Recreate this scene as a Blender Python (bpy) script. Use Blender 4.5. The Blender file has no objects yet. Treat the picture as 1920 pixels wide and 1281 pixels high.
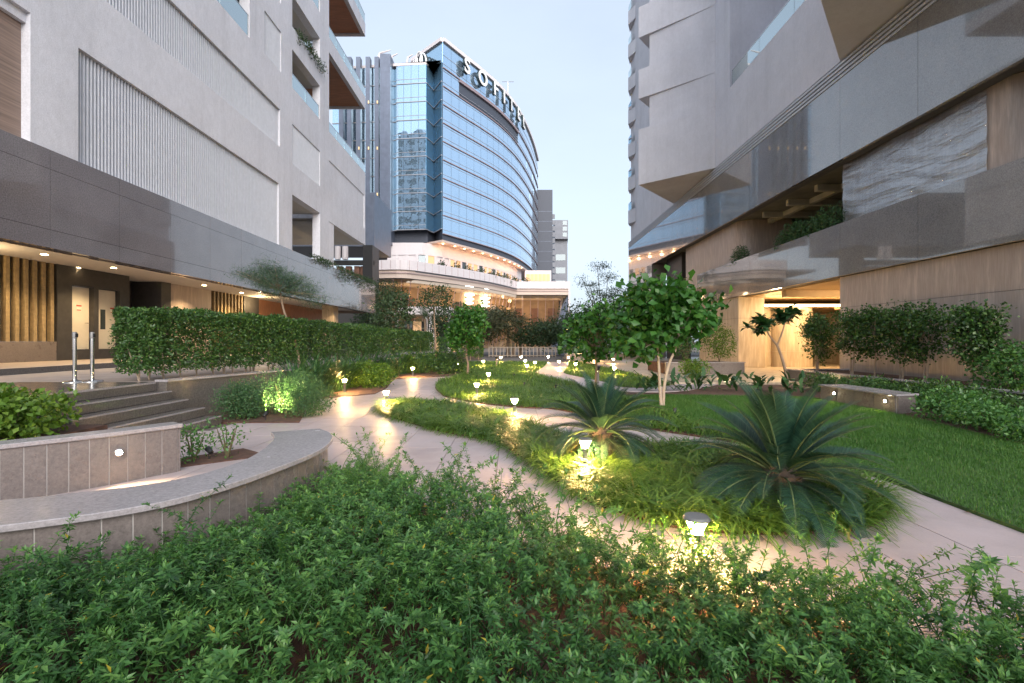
import bpy, bmesh, math, random
import numpy as np
from mathutils import Vector, Matrix
random.seed(7)
rng = np.random.default_rng(7)
S = bpy.context.scene
COL = S.collection
R = math.radians

# ------------------------------------------------------------------ camera
EYE = 1.5
FPX = 907.0            # focal length in pixels of a 1920 wide frame
cam = bpy.data.cameras.new('camera')
cam.sensor_width = 36.0
cam.lens = FPX / 1920 * 36
cam.clip_start = 0.05
cam.clip_end = 3000
camo = bpy.data.objects.new('camera', cam)
COL.objects.link(camo)
camo.location = (0, 0, EYE)
camo.rotation_euler = (R(90), 0, 0)
S.camera = camo

# ------------------------------------------------------------------ sky, sun, exposure
SUN_EL, SUN_AZ = R(27), R(167)
world = bpy.data.worlds.new('World')
S.world = world
world.use_nodes = True
wn = world.node_tree
for n in list(wn.nodes):
    wn.nodes.remove(n)
wo = wn.nodes.new('ShaderNodeOutputWorld')
wb = wn.nodes.new('ShaderNodeBackground')
sky = wn.nodes.new('ShaderNodeTexSky')
sky.sky_type = 'NISHITA'
sky.sun_disc = False
sky.sun_elevation = SUN_EL
sky.sun_rotation = SUN_AZ
sky.air_density = 1.0
sky.dust_density = 4.0
sky.ozone_density = 1.6
hs = wn.nodes.new('ShaderNodeHueSaturation')
hs.inputs['Saturation'].default_value = 0.70
hs.inputs['Value'].default_value = 1.0
# thin high cloud veils the whole dome evenly
veil = wn.nodes.new('ShaderNodeMixRGB')
veil.inputs[0].default_value = 0.50
veil.inputs[2].default_value = (4.9, 5.7, 6.75, 1)
wn.links.new(sky.outputs[0], hs.inputs['Color'])
wn.links.new(hs.outputs[0], veil.inputs[1])
# faint uneven veil, the same all round
ctc = wn.nodes.new('ShaderNodeTexCoord'); cmp_ = wn.nodes.new('ShaderNodeMapping'); cmp_.inputs['Scale'].default_value = (1.2, 1.2, 3.5)
cno = wn.nodes.new('ShaderNodeTexNoise'); cno.inputs['Scale'].default_value = 1.6; cno.inputs['Detail'].default_value = 6; cno.inputs['Roughness'].default_value = .6
cmr = wn.nodes.new('ShaderNodeMapRange'); cmr.inputs['From Min'].default_value = .3; cmr.inputs['From Max'].default_value = .7; cmr.inputs['To Min'].default_value = .46; cmr.inputs['To Max'].default_value = .54
wn.links.new(ctc.outputs['Generated'], cmp_.inputs[0]); wn.links.new(cmp_.outputs[0], cno.inputs['Vector'])
wn.links.new(cno.outputs['Fac'], cmr.inputs['Value']); wn.links.new(cmr.outputs[0], veil.inputs[0])
wn.links.new(veil.outputs[0], wb.inputs[0])
wb.inputs[1].default_value = 0.11
wn.links.new(wb.outputs[0], wo.inputs[0])

sl = bpy.data.lights.new('sun', 'SUN')
sl.energy = 1.5
sl.angle = R(45)
sl.color = (1.0, 0.97, 0.97)
so = bpy.data.objects.new('sun', sl)
COL.objects.link(so)
sd = Vector((math.sin(SUN_AZ) * math.cos(SUN_EL), math.cos(SUN_AZ) * math.cos(SUN_EL), math.sin(SUN_EL)))
so.rotation_euler = (-sd).to_track_quat('-Z', 'Y').to_euler()
so.location = (40, -60, 60)

S.view_settings.view_transform = 'Standard'
S.view_settings.look = 'None'
S.view_settings.gamma = 1.0
S.view_settings.use_curve_mapping = False
S.view_settings.exposure = 1.0
S.render.engine = 'CYCLES'
cy = S.cycles
cy.use_denoising = True
cy.max_bounces = 7
cy.diffuse_bounces = 4
cy.glossy_bounces = 3
cy.transmission_bounces = 4
cy.transparent_max_bounces = 8
cy.caustics_reflective = False
cy.caustics_refractive = False
cy.sample_clamp_indirect = 6.0

# ------------------------------------------------------------------ photo pixel -> place
def G(px, py, z=0.0):
    """point at height z seen at photo pixel px, py"""
    Y = (EYE - z) * FPX / (py - 640.5)
    return Vector(((px - 960) / FPX * Y, Y, z))
def W(px, py, Y):
    return Vector(((px - 960) / FPX * Y, Y, EYE + (640.5 - py) / FPX * Y))
def ydepth(px, X):
    return X * FPX / (px - 960)

# ------------------------------------------------------------------ helpers: objects
def setp(o, label=None, cat=None, group=None, kind=None):
    if label: o['label'] = label
    if cat: o['category'] = cat
    if group: o['group'] = group
    if kind: o['kind'] = kind
    return o
def thing(name, label, cat, loc=(0, 0, 0), group=None, rz=0.0):
    o = bpy.data.objects.new(name, None)
    o.empty_display_size = 0.2
    COL.objects.link(o)
    o.location = loc
    o.rotation_euler = (0, 0, rz)
    return setp(o, label, cat, group)
def link(name, me, parent=None, loc=None, rot=None, scale=None):
    o = bpy.data.objects.new(name, me)
    COL.objects.link(o)
    if parent is not None: o.parent = parent
    if loc is not None: o.location = loc
    if rot is not None: o.rotation_euler = rot
    if scale is not None: o.scale = scale
    return o
def dup(o, parent=None, name=None):
    c = o.copy()
    COL.objects.link(c)
    if parent is not None: c.parent = parent
    for ch in list(o.children):
        dup(ch, c)
    return c

class MB:
    """collects faces for one mesh"""
    def __init__(self): self.v = []; self.f = []
    def face(self, pts):
        i = len(self.v); self.v += [tuple(p) for p in pts]; self.f.append(list(range(i, i + len(pts)))); return self
    def box(self, x0, x1, y0, y1, z0, z1):
        i = len(self.v)
        self.v += [(x0,y0,z0),(x1,y0,z0),(x1,y1,z0),(x0,y1,z0),(x0,y0,z1),(x1,y0,z1),(x1,y1,z1),(x0,y1,z1)]
        self.f += [[i+a for a in q] for q in ((0,3,2,1),(4,5,6,7),(0,1,5,4),(1,2,6,5),(2,3,7,6),(3,0,4,7))]
        return self
    def prism(self, poly, z0, z1, top=None):
        n = len(poly); i = len(self.v); top = top or poly
        self.v += [(p[0], p[1], z0) for p in poly] + [(p[0], p[1], z1) for p in top]
        area = sum(poly[k][0]*poly[(k+1)%n][1]-poly[(k+1)%n][0]*poly[k][1] for k in range(n))
        for k in range(n):
            a, b = i+k, i+(k+1) % n
            self.f.append([a, b, b+n, a+n] if area > 0 else [a, a+n, b+n, b])
        t = [i+n+k for k in range(n)]; b = [i+k for k in range(n)]
        self.f += [t, b[::-1]] if area > 0 else [t[::-1], b]
        return self
    def tube(self, pts, rad, n=8, cap=True):
        pts = [Vector(p) for p in pts]
        if not hasattr(rad, '__len__'): rad = [rad]*len(pts)
        i0 = len(self.v); prev = None
        for k, p in enumerate(pts):
            d = (pts[min(k+1, len(pts)-1)] - pts[max(k-1, 0)])
            d = d.normalized() if d.length > 1e-9 else Vector((0, 0, 1))
            if prev is None:
                u = d.cross(Vector((0, 0, 1)) if abs(d.z) < .9 else Vector((1, 0, 0))).normalized()
            else:
                u = (prev - d*prev.dot(d)).normalized()
            prev = u; w = d.cross(u)
            for j in range(n):
                a = 2*math.pi*j/n
                self.v.append(tuple(p + (u*math.cos(a) + w*math.sin(a))*rad[k]))
        for k in range(len(pts)-1):
            for j in range(n):
                a = i0+k*n+j; b = i0+k*n+(j+1) % n
                self.f.append([a, b, b+n, a+n])
        if cap:
            self.f.append([i0+j for j in range(n)][::-1])
            self.f.append([i0+(len(pts)-1)*n+j for j in range(n)])
        return self
    def lathe(self, prof, c=(0, 0, 0), n=20):
        i0 = len(self.v)
        for r, z in prof:
            for j in range(n):
                a = 2*math.pi*j/n
                self.v.append((c[0]+r*math.cos(a), c[1]+r*math.sin(a), c[2]+z))
        for k in range(len(prof)-1):
            for j in range(n):
                a = i0+k*n+j; b = i0+k*n+(j+1) % n
                self.f.append([a, b, b+n, a+n])
        self.f.append([i0+j for j in range(n)][::-1])
        self.f.append([i0+(len(prof)-1)*n+j for j in range(n)])
        return self
    def mesh(self, name, mat, smooth=False, bevel=0):
        me = bpy.data.meshes.new(name)
        me.from_pydata(self.v, [], self.f)
        if bevel:
            bm = bmesh.new(); bm.from_mesh(me)
            bmesh.ops.bevel(bm, geom=bm.edges[:], offset=bevel, segments=1, affect='EDGES', clamp_overlap=True)
            bm.to_mesh(me); bm.free()
        if mat is not None: me.materials.append(mat)
        if smooth:
            me.polygons.foreach_set('use_smooth', [True]*len(me.polygons))
            try: me.set_sharp_from_angle(angle=R(40))
            except Exception: pass
        me.update()
        return me
    def build(self, name, mat, parent=None, smooth=False, loc=None, rot=None, bevel=0):
        return link(name, self.mesh(name, mat, smooth, bevel), parent, loc, rot)

def smooth_poly(pts, n=6, closed=True):
    """Catmull-Rom through 2d/3d points"""
    P = [Vector(p) for p in pts]; out = []; m = len(P)
    rngk = range(m) if closed else range(m-1)
    for k in rngk:
        if closed: p0, p1, p2, p3 = P[k-1], P[k], P[(k+1) % m], P[(k+2) % m]
        else: p0, p1, p2, p3 = P[max(k-1, 0)], P[k], P[k+1], P[min(k+2, m-1)]
        for j in range(n):
            t = j/n
            out.append(0.5*((2*p1)+(p2-p0)*t+(2*p0-5*p1+4*p2-p3)*t*t+(3*p1-p0-3*p2+p3)*t**3))
    if not closed: out.append(P[-1])
    return out

def in_poly(poly, x, y):
    """vectorised point in polygon"""
    px = np.array([p[0] for p in poly]); py = np.array([p[1] for p in poly])
    ins = np.zeros(x.shape, bool); j = len(px)-1
    for i in range(len(px)):
        c = ((py[i] > y) != (py[j] > y)) & (x < (px[j]-px[i])*(y-py[i])/(py[j]-py[i]+1e-12)+px[i])
        ins ^= c; j = i
    return ins
def scatter(poly, dens):
    px = [p[0] for p in poly]; py = [p[1] for p in poly]
    a = (max(px)-min(px))*(max(py)-min(py))
    n = int(a*dens)
    x = rng.uniform(min(px), max(px), n); y = rng.uniform(min(py), max(py), n)
    m = in_poly(poly, x, y)
    return x[m], y[m]

# ------------------------------------------------------------------ helpers: foliage
def npmesh(name, V, F, rnd, mat):
    me = bpy.data.meshes.new(name)
    k = F.shape[1]
    me.vertices.add(len(V)); me.vertices.foreach_set('co', V.astype(np.float32).ravel())
    me.loops.add(F.size); me.loops.foreach_set('vertex_index', F.astype(np.int32).ravel())
    me.polygons.add(len(F))
    me.polygons.foreach_set('loop_start', np.arange(0, F.size, k, dtype=np.int32))
    me.polygons.foreach_set('loop_total', np.full(len(F), k, dtype=np.int32))
    at = me.attributes.new('rnd', 'FLOAT', 'POINT')
    at.data.foreach_set('value', rnd.astype(np.float32))
    me.materials.append(mat)
    me.update(calc_edges=True)
    return me
def unit(a):
    return a/np.maximum(np.linalg.norm(a, axis=-1, keepdims=True), 1e-9)
def inst(pv, pf, P, D, N, Sc, rnd):
    """copies of one small shape: x axis along D, z axis near N; returns V, F, rnd"""
    x = unit(D); z = unit(N - (N*x).sum(1, keepdims=True)*x); y = np.cross(z, x)
    M = np.stack([x, y, z], axis=2)                       # n,3,3
    Sc = np.asarray(Sc)
    if Sc.ndim == 1: Sc = np.repeat(Sc[:, None], 3, axis=1)
    loc = pv[None]*Sc[:, None, :]
    V = np.einsum('nij,nkj->nki', M, loc) + P[:, None, :]
    F = pf[None] + (np.arange(len(P))*len(pv))[:, None, None]
    return V.reshape(-1, 3), F.reshape(-1, pf.shape[1]), np.repeat(rnd, len(pv))
def merge(parts):
    V = []; F = []; Q = []; o = 0
    for v, f, q in parts:
        V.append(v); F.append(f+o); Q.append(q); o += len(v)
    return np.concatenate(V), np.concatenate(F), np.concatenate(Q)
def randdir(n):
    return unit(rng.normal(size=(n, 3)))
def leaf_shape(w=.2, fold=.06, droop=.12, wide=.45):
    v = np.array([(0,0,0), (wide,w,fold), (wide,-w,fold), (wide,0,0), (1,0,-droop)], float)
    f = np.array([(0,2,3), (2,4,3), (0,3,1), (3,4,1)])
    return v, f
LEAF_N = leaf_shape(.16, .05, .15)          # narrow
LEAF_M = leaf_shape(.26, .07, .12)          # medium
LEAF_W = leaf_shape(.34, .06, .15, .6)      # broad, widest past the middle
def blade(w=.02, bend=.5):
    v = np.array([(0,-w,0), (0,w,0), (.4,-w,.03*0), (.4,w,0), (.75,-w*.8,-bend*.18), (.75,w*.8,-bend*.18), (1,0,-bend*.5)], float)
    f = np.array([(0,2,3),(0,3,1),(2,4,5),(2,5,3),(4,6,5)])
    return v, f
def sine_noise(x, y, k=1.0, seed=0):
    r = np.random.default_rng(int(abs(seed)*10)); s = 0*x
    for _ in range(7):
        a = r.uniform(0, 6.28); q = r.uniform(.6, 2.2)*k; s = s+np.sin((x*math.cos(a)+y*math.sin(a))*q*2+r.uniform(0, 6.28))
    return s/7*1.6

# ------------------------------------------------------------------ materials
def new_mat(name):
    m = bpy.data.materials.new(name); m.use_nodes = True
    nt = m.node_tree; b = nt.nodes['Principled BSDF']
    return m, nt, b
def coords(nt, scale=(1, 1, 1), rot=(0, 0, 0)):
    tc = nt.nodes.new('ShaderNodeNewGeometry')
    mp = nt.nodes.new('ShaderNodeMapping')
    mp.inputs['Scale'].default_value = scale
    mp.inputs['Rotation'].default_value = rot
    nt.links.new(tc.outputs['Position'], mp.inputs['Vector'])
    return mp.outputs[0]
def noise(nt, vec, scale, detail=4, rough=.55):
    n = nt.nodes.new('ShaderNodeTexNoise'); n.inputs['Scale'].default_value = scale
    n.inputs['Detail'].default_value = detail; n.inputs['Roughness'].default_value = rough
    nt.links.new(vec, n.inputs['Vector']); return n.outputs['Fac']
def ramp(nt, fac, stops):
    r = nt.nodes.new('ShaderNodeValToRGB')
    el = r.color_ramp.elements
    while len(el) < len(stops): el.new(.5)
    for e, (p, c) in zip(el, stops): e.position = p; e.color = (*c, 1)
    nt.links.new(fac, r.inputs[0]); return r.outputs[0]
def mixc(nt, fac, a, b, mode='MIX'):
    m = nt.nodes.new('ShaderNodeMixRGB'); m.blend_type = mode
    for i, s in ((0, fac), (1, a), (2, b)):
        if isinstance(s, (int, float)): m.inputs[i].default_value = s
        elif isinstance(s, tuple): m.inputs[i].default_value = (*s, 1)
        else: nt.links.new(s, m.inputs[i])
    return m.outputs[0]
def bump(nt, b, h, strength=.3, dist=.01):
    n = nt.nodes.new('ShaderNodeBump'); n.inputs['Strength'].default_value = strength
    n.inputs['Distance'].default_value = dist
    nt.links.new(h, n.inputs['Height']); nt.links.new(n.outputs[0], b.inputs['Normal'])
def mult(c, k): return tuple(x*k for x in c)
def plain(name, col, rough=.6, metal=0.0, var=.12, scale=6, bumps=0.0, spec=.5, vecscale=(1, 1, 1)):
    m, nt, b = new_mat(name)
    v = coords(nt, vecscale)
    f = noise(nt, v, scale, 5)
    c = ramp(nt, f, [(.3, mult(col, 1-var)), (.7, mult(col, 1+var))])
    nt.links.new(c, b.inputs['Base Color'])
    b.inputs['Roughness'].default_value = rough; b.inputs['Metallic'].default_value = metal
    b.inputs['Specular IOR Level'].default_value = spec
    if bumps:
        bump(nt, b, noise(nt, v, scale*14, 3), bumps, .004)
    return m
def stone(name, col, streak=.05, speck=.10, rough=.8):
    """pale bush-hammered stone: pores, mottling, faint rain streaks and stains"""
    m, nt, b = new_mat(name)
    v = coords(nt)
    big = ramp(nt, noise(nt, v, .45, 7, .68), [(.3, mult(col, .90)), (.7, mult(col, 1.07))])
    vs = coords(nt, (1.3, 1.3, .07))
    st = ramp(nt, noise(nt, vs, 1.1, 6, .7), [(.30, (1-streak*2,)*3), (.52, (1.0,)*3)])
    mid = ramp(nt, noise(nt, coords(nt, (1, 1, .55)), 7.5, 6, .8), [(.32, (1-speck,)*3), (.68, (1+speck*.6,)*3)])
    fine = ramp(nt, noise(nt, v, 30, 3, .7), [(.35, (1-speck,)*3), (.7, (1+speck,)*3)])
    c = mixc(nt, 1.0, mixc(nt, 1.0, mixc(nt, 1.0, big, st, 'MULTIPLY'), mid, 'MULTIPLY'), fine, 'MULTIPLY')
    nt.links.new(c, b.inputs['Base Color']); b.inputs['Roughness'].default_value = rough
    bump(nt, b, noise(nt, v, 26, 5, .75), .45, .012)
    return m
def granite(name, col, rough=.14, speck=.5, scale=260, blotch=.12, coat=0.0):
    m, nt, b = new_mat(name)
    v = coords(nt)
    f = noise(nt, v, scale*.13, 6, .85)
    c = ramp(nt, f, [(.33, mult(col, 1-speck)), (.5, col), (.68, mult(col, 1+speck))])
    bl = ramp(nt, noise(nt, v, .8, 4, .6), [(.3, (1-blotch,)*3), (.7, (1+blotch,)*3)])
    nt.links.new(mixc(nt, 1.0, c, bl, 'MULTIPLY'), b.inputs['Base Color'])
    r = ramp(nt, noise(nt, v, 2.3, 5, .7), [(.3, (rough*.7,)*3), (.75, (rough*1.5,)*3)])
    nt.links.new(r, b.inputs['Roughness'])
    b.inputs['Coat Weight'].default_value = coat; b.inputs['Coat Roughness'].default_value = .02; b.inputs['Coat IOR'].default_value = 1.75
    return m
def travertine(name, col, dark, rough=.38):
    m, nt, b = new_mat(name)
    v = coords(nt, (7, 7, .9)); v2 = coords(nt, (30, 30, 1.6)); v3 = coords(nt)
    a = ramp(nt, noise(nt, v, 1.0, 6, .6), [(.28, dark), (.5, mult(col, .9)), (.72, mult(col, 1.2))])
    g = ramp(nt, noise(nt, v2, 1.2, 4, .7), [(.35, (.86,)*3), (.65, (1.06,)*3)])
    nt.links.new(mixc(nt, 1.0, a, g, 'MULTIPLY'), b.inputs['Base Color'])
    r = ramp(nt, noise(nt, v3, 1.5, 4), [(.3, (rough*.75,)*3), (.7, (rough*1.3,)*3)])
    nt.links.new(r, b.inputs['Roughness'])
    bump(nt, b, noise(nt, v2, 2.0, 3), .15, .003)
    return m
def emis(name, col, strength):
    m, nt, b = new_mat(name)
    b.inputs['Base Color'].default_value = (*mult(col, .6), 1)
    b.inputs['Emission Color'].default_value = (*col, 1); b.inputs['Emission Strength'].default_value = strength
    return m
def leafmat(name, dark, mid, light, odd=None, rough=.42, trans=.3):
    m, nt, b = new_mat(name)
    at = nt.nodes.new('ShaderNodeAttribute'); at.attribute_name = 'rnd'
    stops = [(0, dark), (.5, mid), (.93, light)]
    if odd: stops.append((.985, odd))
    c = ramp(nt, at.outputs['Fac'], stops)
    nt.links.new(c, b.inputs['Base Color']); b.inputs['Roughness'].default_value = rough
    b.inputs['Specular IOR Level'].default_value = .35
    tr = nt.nodes.new('ShaderNodeBsdfTranslucent')
    tc = mixc(nt, 1.0, c, (1.5, 1.6, .6), 'MULTIPLY')
    nt.links.new(tc, tr.inputs[0])
    mx = nt.nodes.new('ShaderNodeMixShader'); mx.inputs[0].default_value = trans
    nt.links.new(b.outputs[0], mx.inputs[1]); nt.links.new(tr.outputs[0], mx.inputs[2])
    nt.links.new(mx.outputs[0], nt.nodes['Material Output'].inputs['Surface'])
    return m
def clear_glass(name, tint=(.75, .9, .92), alpha=.35):
    m, nt, b = new_mat(name)
    b.inputs['Base Color'].default_value = (*tint, 1); b.inputs['Roughness'].default_value = .03
    t = nt.nodes.new('ShaderNodeBsdfTransparent'); t.inputs[0].default_value = (*tint, 1)
    g = nt.nodes.new('ShaderNodeBsdfGlossy'); g.inputs['Roughness'].default_value = .02
    g.inputs['Color'].default_value = (*mult(tint, 1.0), 1)
    lw = nt.nodes.new('ShaderNodeFresnel'); lw.inputs['IOR'].default_value = 1.7
    ad = nt.nodes.new('ShaderNodeMath'); ad.operation = 'ADD'; ad.inputs[1].default_value = alpha; ad.use_clamp = True
    nt.links.new(lw.outputs[0], ad.inputs[0])
    mx = nt.nodes.new('ShaderNodeMixShader'); nt.links.new(ad.outputs[0], mx.inputs[0])
    nt.links.new(t.outputs[0], mx.inputs[1]); nt.links.new(g.outputs[0], mx.inputs[2])
    nt.links.new(mx.outputs[0], nt.nodes['Material Output'].inputs['Surface'])
    return m
def curtain_glass(name, col, rough=.03, metal=.85):
    m, nt, b = new_mat(name)
    v = coords(nt)
    b.inputs['Base Color'].default_value = (*col, 1)
    b.inputs['Metallic'].default_value = metal; b.inputs['Roughness'].default_value = rough
    bump(nt, b, noise(nt, v, .55, 2), .06, .25)
    return m

M = {}
M['white'] = stone('pale_stone', (.66, .665, .715))
M['white_r'] = stone('pale_stone_smooth', (.70, .70, .75), streak=.04, speck=.05)
M['granite'] = granite('polished_grey_granite', (.165, .15, .158), .10, coat=.7)
M['granite_r'] = granite('polished_grey_granite_fine', (.20, .192, .185), .08, coat=1.0)
M['granite_cap'] = granite('honed_grey_granite', (.30, .275, .28), .2, speck=.3)
M['granite_wall'] = granite('brown_grey_granite', (.165, .14, .13), .30, speck=.35)
M['granite_dark'] = granite('black_granite', (.11, .098, .09), .18, speck=.5)
M['trav'] = travertine('brown_travertine', (.50, .405, .345), (.42, .33, .275))
M['trav_light'] = travertine('honey_travertine', (.50, .40, .29), (.38, .29, .20))
M['louvre'] = plain('white_louvre_paint', (.53, .55, .60), .45, var=.06)
M['shadow_gap'] = plain('dark_backing', (.10, .10, .11), .8)
M['darkwall'] = plain('charcoal_cladding', (.045, .042, .04), .45, var=.2, bumps=.1)
M['batten'] = plain('brown_textured_batten', (.26, .19, .10), .65, var=.2, scale=9, bumps=.4)
M['woodwall'] = plain('grooved_brown_stone', (.25, .18, .145), .6, var=.3, scale=2, vecscale=(.3, .3, 9), bumps=.3)
M['wood'] = plain('warm_timber_soffit', (.42, .20, .11), .45, var=.25, scale=3, vecscale=(.4, 6, 1))
M['wood_light'] = plain('honey_timber_ceiling', (.45, .30, .15), .45, var=.14, scale=3, vecscale=(.4, 6, 1))
M['ceiling'] = plain('white_soffit_paint', (.55, .53, .50), .7, var=.04)
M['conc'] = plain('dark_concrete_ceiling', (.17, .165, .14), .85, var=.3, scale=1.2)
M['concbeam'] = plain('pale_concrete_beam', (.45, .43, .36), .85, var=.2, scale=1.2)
M['doorpaint'] = plain('cream_door_paint', (.62, .58, .50), .45, var=.03)
M['chrome'] = plain('polished_steel', (.62, .62, .62), .13, 1.0, var=.03)
M['metal_grey'] = plain('grey_powder_coat', (.17, .165, .16), .45, .3, var=.06)
M['metal_dark'] = plain('black_powder_coat', (.02, .02, .021), .5, .2, var=.1)
M['soil'] = plain('red_brown_soil', (.075, .036, .024), .95, var=.45, scale=9, bumps=.8)
M['bark'] = plain('grey_brown_bark', (.20, .145, .10), .9, var=.3, scale=14, bumps=.5, vecscale=(1, 1, .3))
M['bark_pale'] = plain('pale_bark', (.36, .28, .205), .85, var=.2, scale=14, bumps=.4, vecscale=(1, 1, .3))
M['bark_dark'] = plain('dark_bark', (.07, .05, .038), .95, var=.4, scale=12, bumps=.8)
M['glass_rail'] = clear_glass('pale_green_rail_glass', (.84, .94, .95), .42)
M['glass_dark'] = curtain_glass('dark_window_glass', (.10, .12, .13), .04, .5)
M['pane_blue'] = curtain_glass('blue_curtain_glass', (.50, .68, .86))
M['pane_pale'] = curtain_glass('pale_blue_curtain_glass', (.48, .68, .84), .03)
M['pane_deep'] = curtain_glass('deep_blue_curtain_glass', (.26, .44, .60), .04)
M['glass_mirror'] = curtain_glass('silvery_window_glass', (.42, .47, .50), .03, .8)
M['ledge'] = plain('rose_metal_ledge', (.42, .30, .30), .4, .4, var=.05)
M['ledge_grey'] = plain('silver_ledge', (.45, .46, .50), .35, .4, var=.05)
M['hotel_white'] = plain('white_metal_panel', (.72, .66, .66), .4, var=.03, scale=2)
M['hotel_fin'] = plain('slate_metal_fin', (.12, .145, .20), .4, .3, var=.12, scale=1.2)
M['hotel_grey'] = plain('slate_cladding', (.065, .075, .10), .55, .1, var=.1)
M['letter'] = plain('white_sign_face', (.9, .9, .9), .4, var=.01)
M['letter_side'] = plain('dark_sign_return', (.03, .05, .055), .4, var=.05)
M['far_grey'] = plain('pale_grey_concrete', (.22, .23, .26), .7, var=.1, scale=.6)
M['brick_far'] = plain('russet_panel', (.22, .11, .075), .7, var=.15, scale=2)
M['sign_red'] = plain('red_notice_print', (.45, .06, .03), .5, var=.05)
M['sign_white'] = plain('white_notice_card', (.7, .68, .6), .5, var=.03)

# ---- paving: sealed pinkish stone with faint stains
def mk_paving(name, col):
    m, nt, b = new_mat(name)
    v = coords(nt)
    oi = nt.nodes.new('ShaderNodeObjectInfo')
    base = ramp(nt, noise(nt, v, 1.1, 6, .62), [(.25, mult(col, .78)), (.5, col), (.75, mult(col, 1.1))])
    fine = ramp(nt, noise(nt, v, 55, 3, .7), [(.3, (.93,)*3), (.7, (1.05,)*3)])
    per = ramp(nt, oi.outputs['Random'], [(0, (.86,)*3), (1, (1.08,)*3)])
    c = mixc(nt, 1, mixc(nt, 1, base, fine, 'MULTIPLY'), per, 'MULTIPLY')
    nt.links.new(c, b.inputs['Base Color'])
    nt.links.new(ramp(nt, noise(nt, v, 3, 5), [(.3, (.36,)*3), (.7, (.58,)*3)]), b.inputs['Roughness'])
    bump(nt, b, noise(nt, v, 90, 3), .08, .003)
    return m
M['paving'] = mk_paving('pink_beige_paving', (.39, .325, .325))
M['paving_drive'] = mk_paving('grey_beige_drive_paving', (.30, .255, .235))
M['joint'] = plain('dark_joint_mortar', (.10, .08, .072), .9, var=.2)

# ---- leaves
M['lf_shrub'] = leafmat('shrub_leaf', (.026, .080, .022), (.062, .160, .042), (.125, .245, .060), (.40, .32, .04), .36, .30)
M['lf_hedge'] = leafmat('hedge_leaf', (.018, .050, .014), (.042, .100, .024), (.095, .170, .036), (.17, .19, .05), .36, .24)
M['lf_grass'] = leafmat('lily_turf_blade', (.040, .090, .014), (.085, .172, .026), (.150, .245, .044), (.22, .2, .06), .42, .28)
M['lf_lawn'] = leafmat('lawn_blade', (.034, .098, .014), (.052, .138, .020), (.080, .170, .030), (.13, .15, .05), .55, .25)
M['lf_cycad'] = leafmat('cycad_leaflet', (.009, .032, .020), (.018, .054, .034), (.034, .086, .048), None, .42, .1)
M['lf_big'] = leafmat('broad_tree_leaf', (.018, .070, .012), (.036, .120, .020), (.070, .165, .024), (.26, .26, .03), .38, .28)
M['lf_frangi'] = leafmat('frangipani_leaf', (.018, .052, .022), (.034, .090, .034), (.06, .13, .045), None, .36, .22)
M['lf_fine'] = leafmat('needle_foliage', (.018, .042, .024), (.034, .072, .038), (.058, .10, .055), None, .55, .15)
M['lf_yellow'] = leafmat('yellow_green_shrub_leaf', (.045, .100, .012), (.085, .165, .018), (.15, .22, .03), None, .4, .28)
M['lf_far'] = leafmat('far_foliage', (.016, .036, .016), (.034, .066, .028), (.062, .10, .040), None, .55, .2)
M['lf_farbrown'] = leafmat('dry_far_foliage', (.036, .044, .022), (.064, .072, .036), (.095, .105, .05), None, .6, .15)
M['lf_strap'] = leafmat('strap_leaf', (.020, .058, .022), (.040, .100, .038), (.075, .150, .05), (.20, .18, .04), .4, .25)
M['lf_feather'] = leafmat('feathery_shrub_leaf', (.026, .070, .026), (.048, .112, .042), (.078, .15, .06), None, .5, .25)
M['lf_dry'] = leafmat('dry_leaf', (.07, .035, .018), (.14, .075, .03), (.24, .15, .06), None, .7, .1)
M['rachis'] = plain('frond_midrib', (.07, .105, .045), .5, var=.15)
M['stem'] = plain('green_brown_stem', (.10, .09, .045), .8, var=.25)

WARM = (1.0, .70, .36)
M['em_bollard'] = emis('bollard_lens_glow', (1.0, .60, .21), 620)
M['em_down'] = emis('downlight_glow', (1.0, .74, .38), 30)
M['em_strip'] = emis('cove_strip_glow', (1.0, .72, .36), 16)
M['em_wall'] = emis('wall_light_glow', (1.0, .78, .48), 160)
M['em_spot'] = emis('spotlight_glow', (1.0, .82, .38), 40)
M['em_win'] = emis('lit_window_glow', (1.0, .66, .32), .50)
M['em_lamp'] = emis('chandelier_glow', (1.0, .93, .82), 4.5)

def lamp(name, typ, loc, energy, col=WARM, size=.05, spot=None, aim=None, parent=None):
    l = bpy.data.lights.new(name, typ); l.energy = energy; l.color = col
    if typ == 'AREA': l.size = size
    else: l.shadow_soft_size = size
    if spot: l.spot_size = spot; l.spot_blend = .6
    o = bpy.data.objects.new(name, l); COL.objects.link(o); o.location = loc
    if aim is not None:
        o.rotation_euler = (Vector(aim)-Vector(loc)).to_track_quat('-Z', 'Y').to_euler()
    if parent is not None: o.parent = parent
    return o

# ================================================================== THE SETTING
def sheet(name, poly, z, mat, thick=0.0, kind='structure', label=None):
    mb = MB()
    if thick: mb.prism([(p[0], p[1]) for p in poly], z-thick, z)
    else: mb.face([(p[0], p[1], z) for p in poly])
    o = mb.build(name, mat)
    o['kind'] = kind
    if label: o['label'] = label
    return o
M['ground'] = plain('dusty_ground', (.17, .145, .125), .9, var=.25, scale=.4)
sheet('ground', [(-1500, -1500), (1500, -1500), (1500, 1800), (-1500, 1800)], -.09, M['ground'], label='dusty ground under the whole site')

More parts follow.
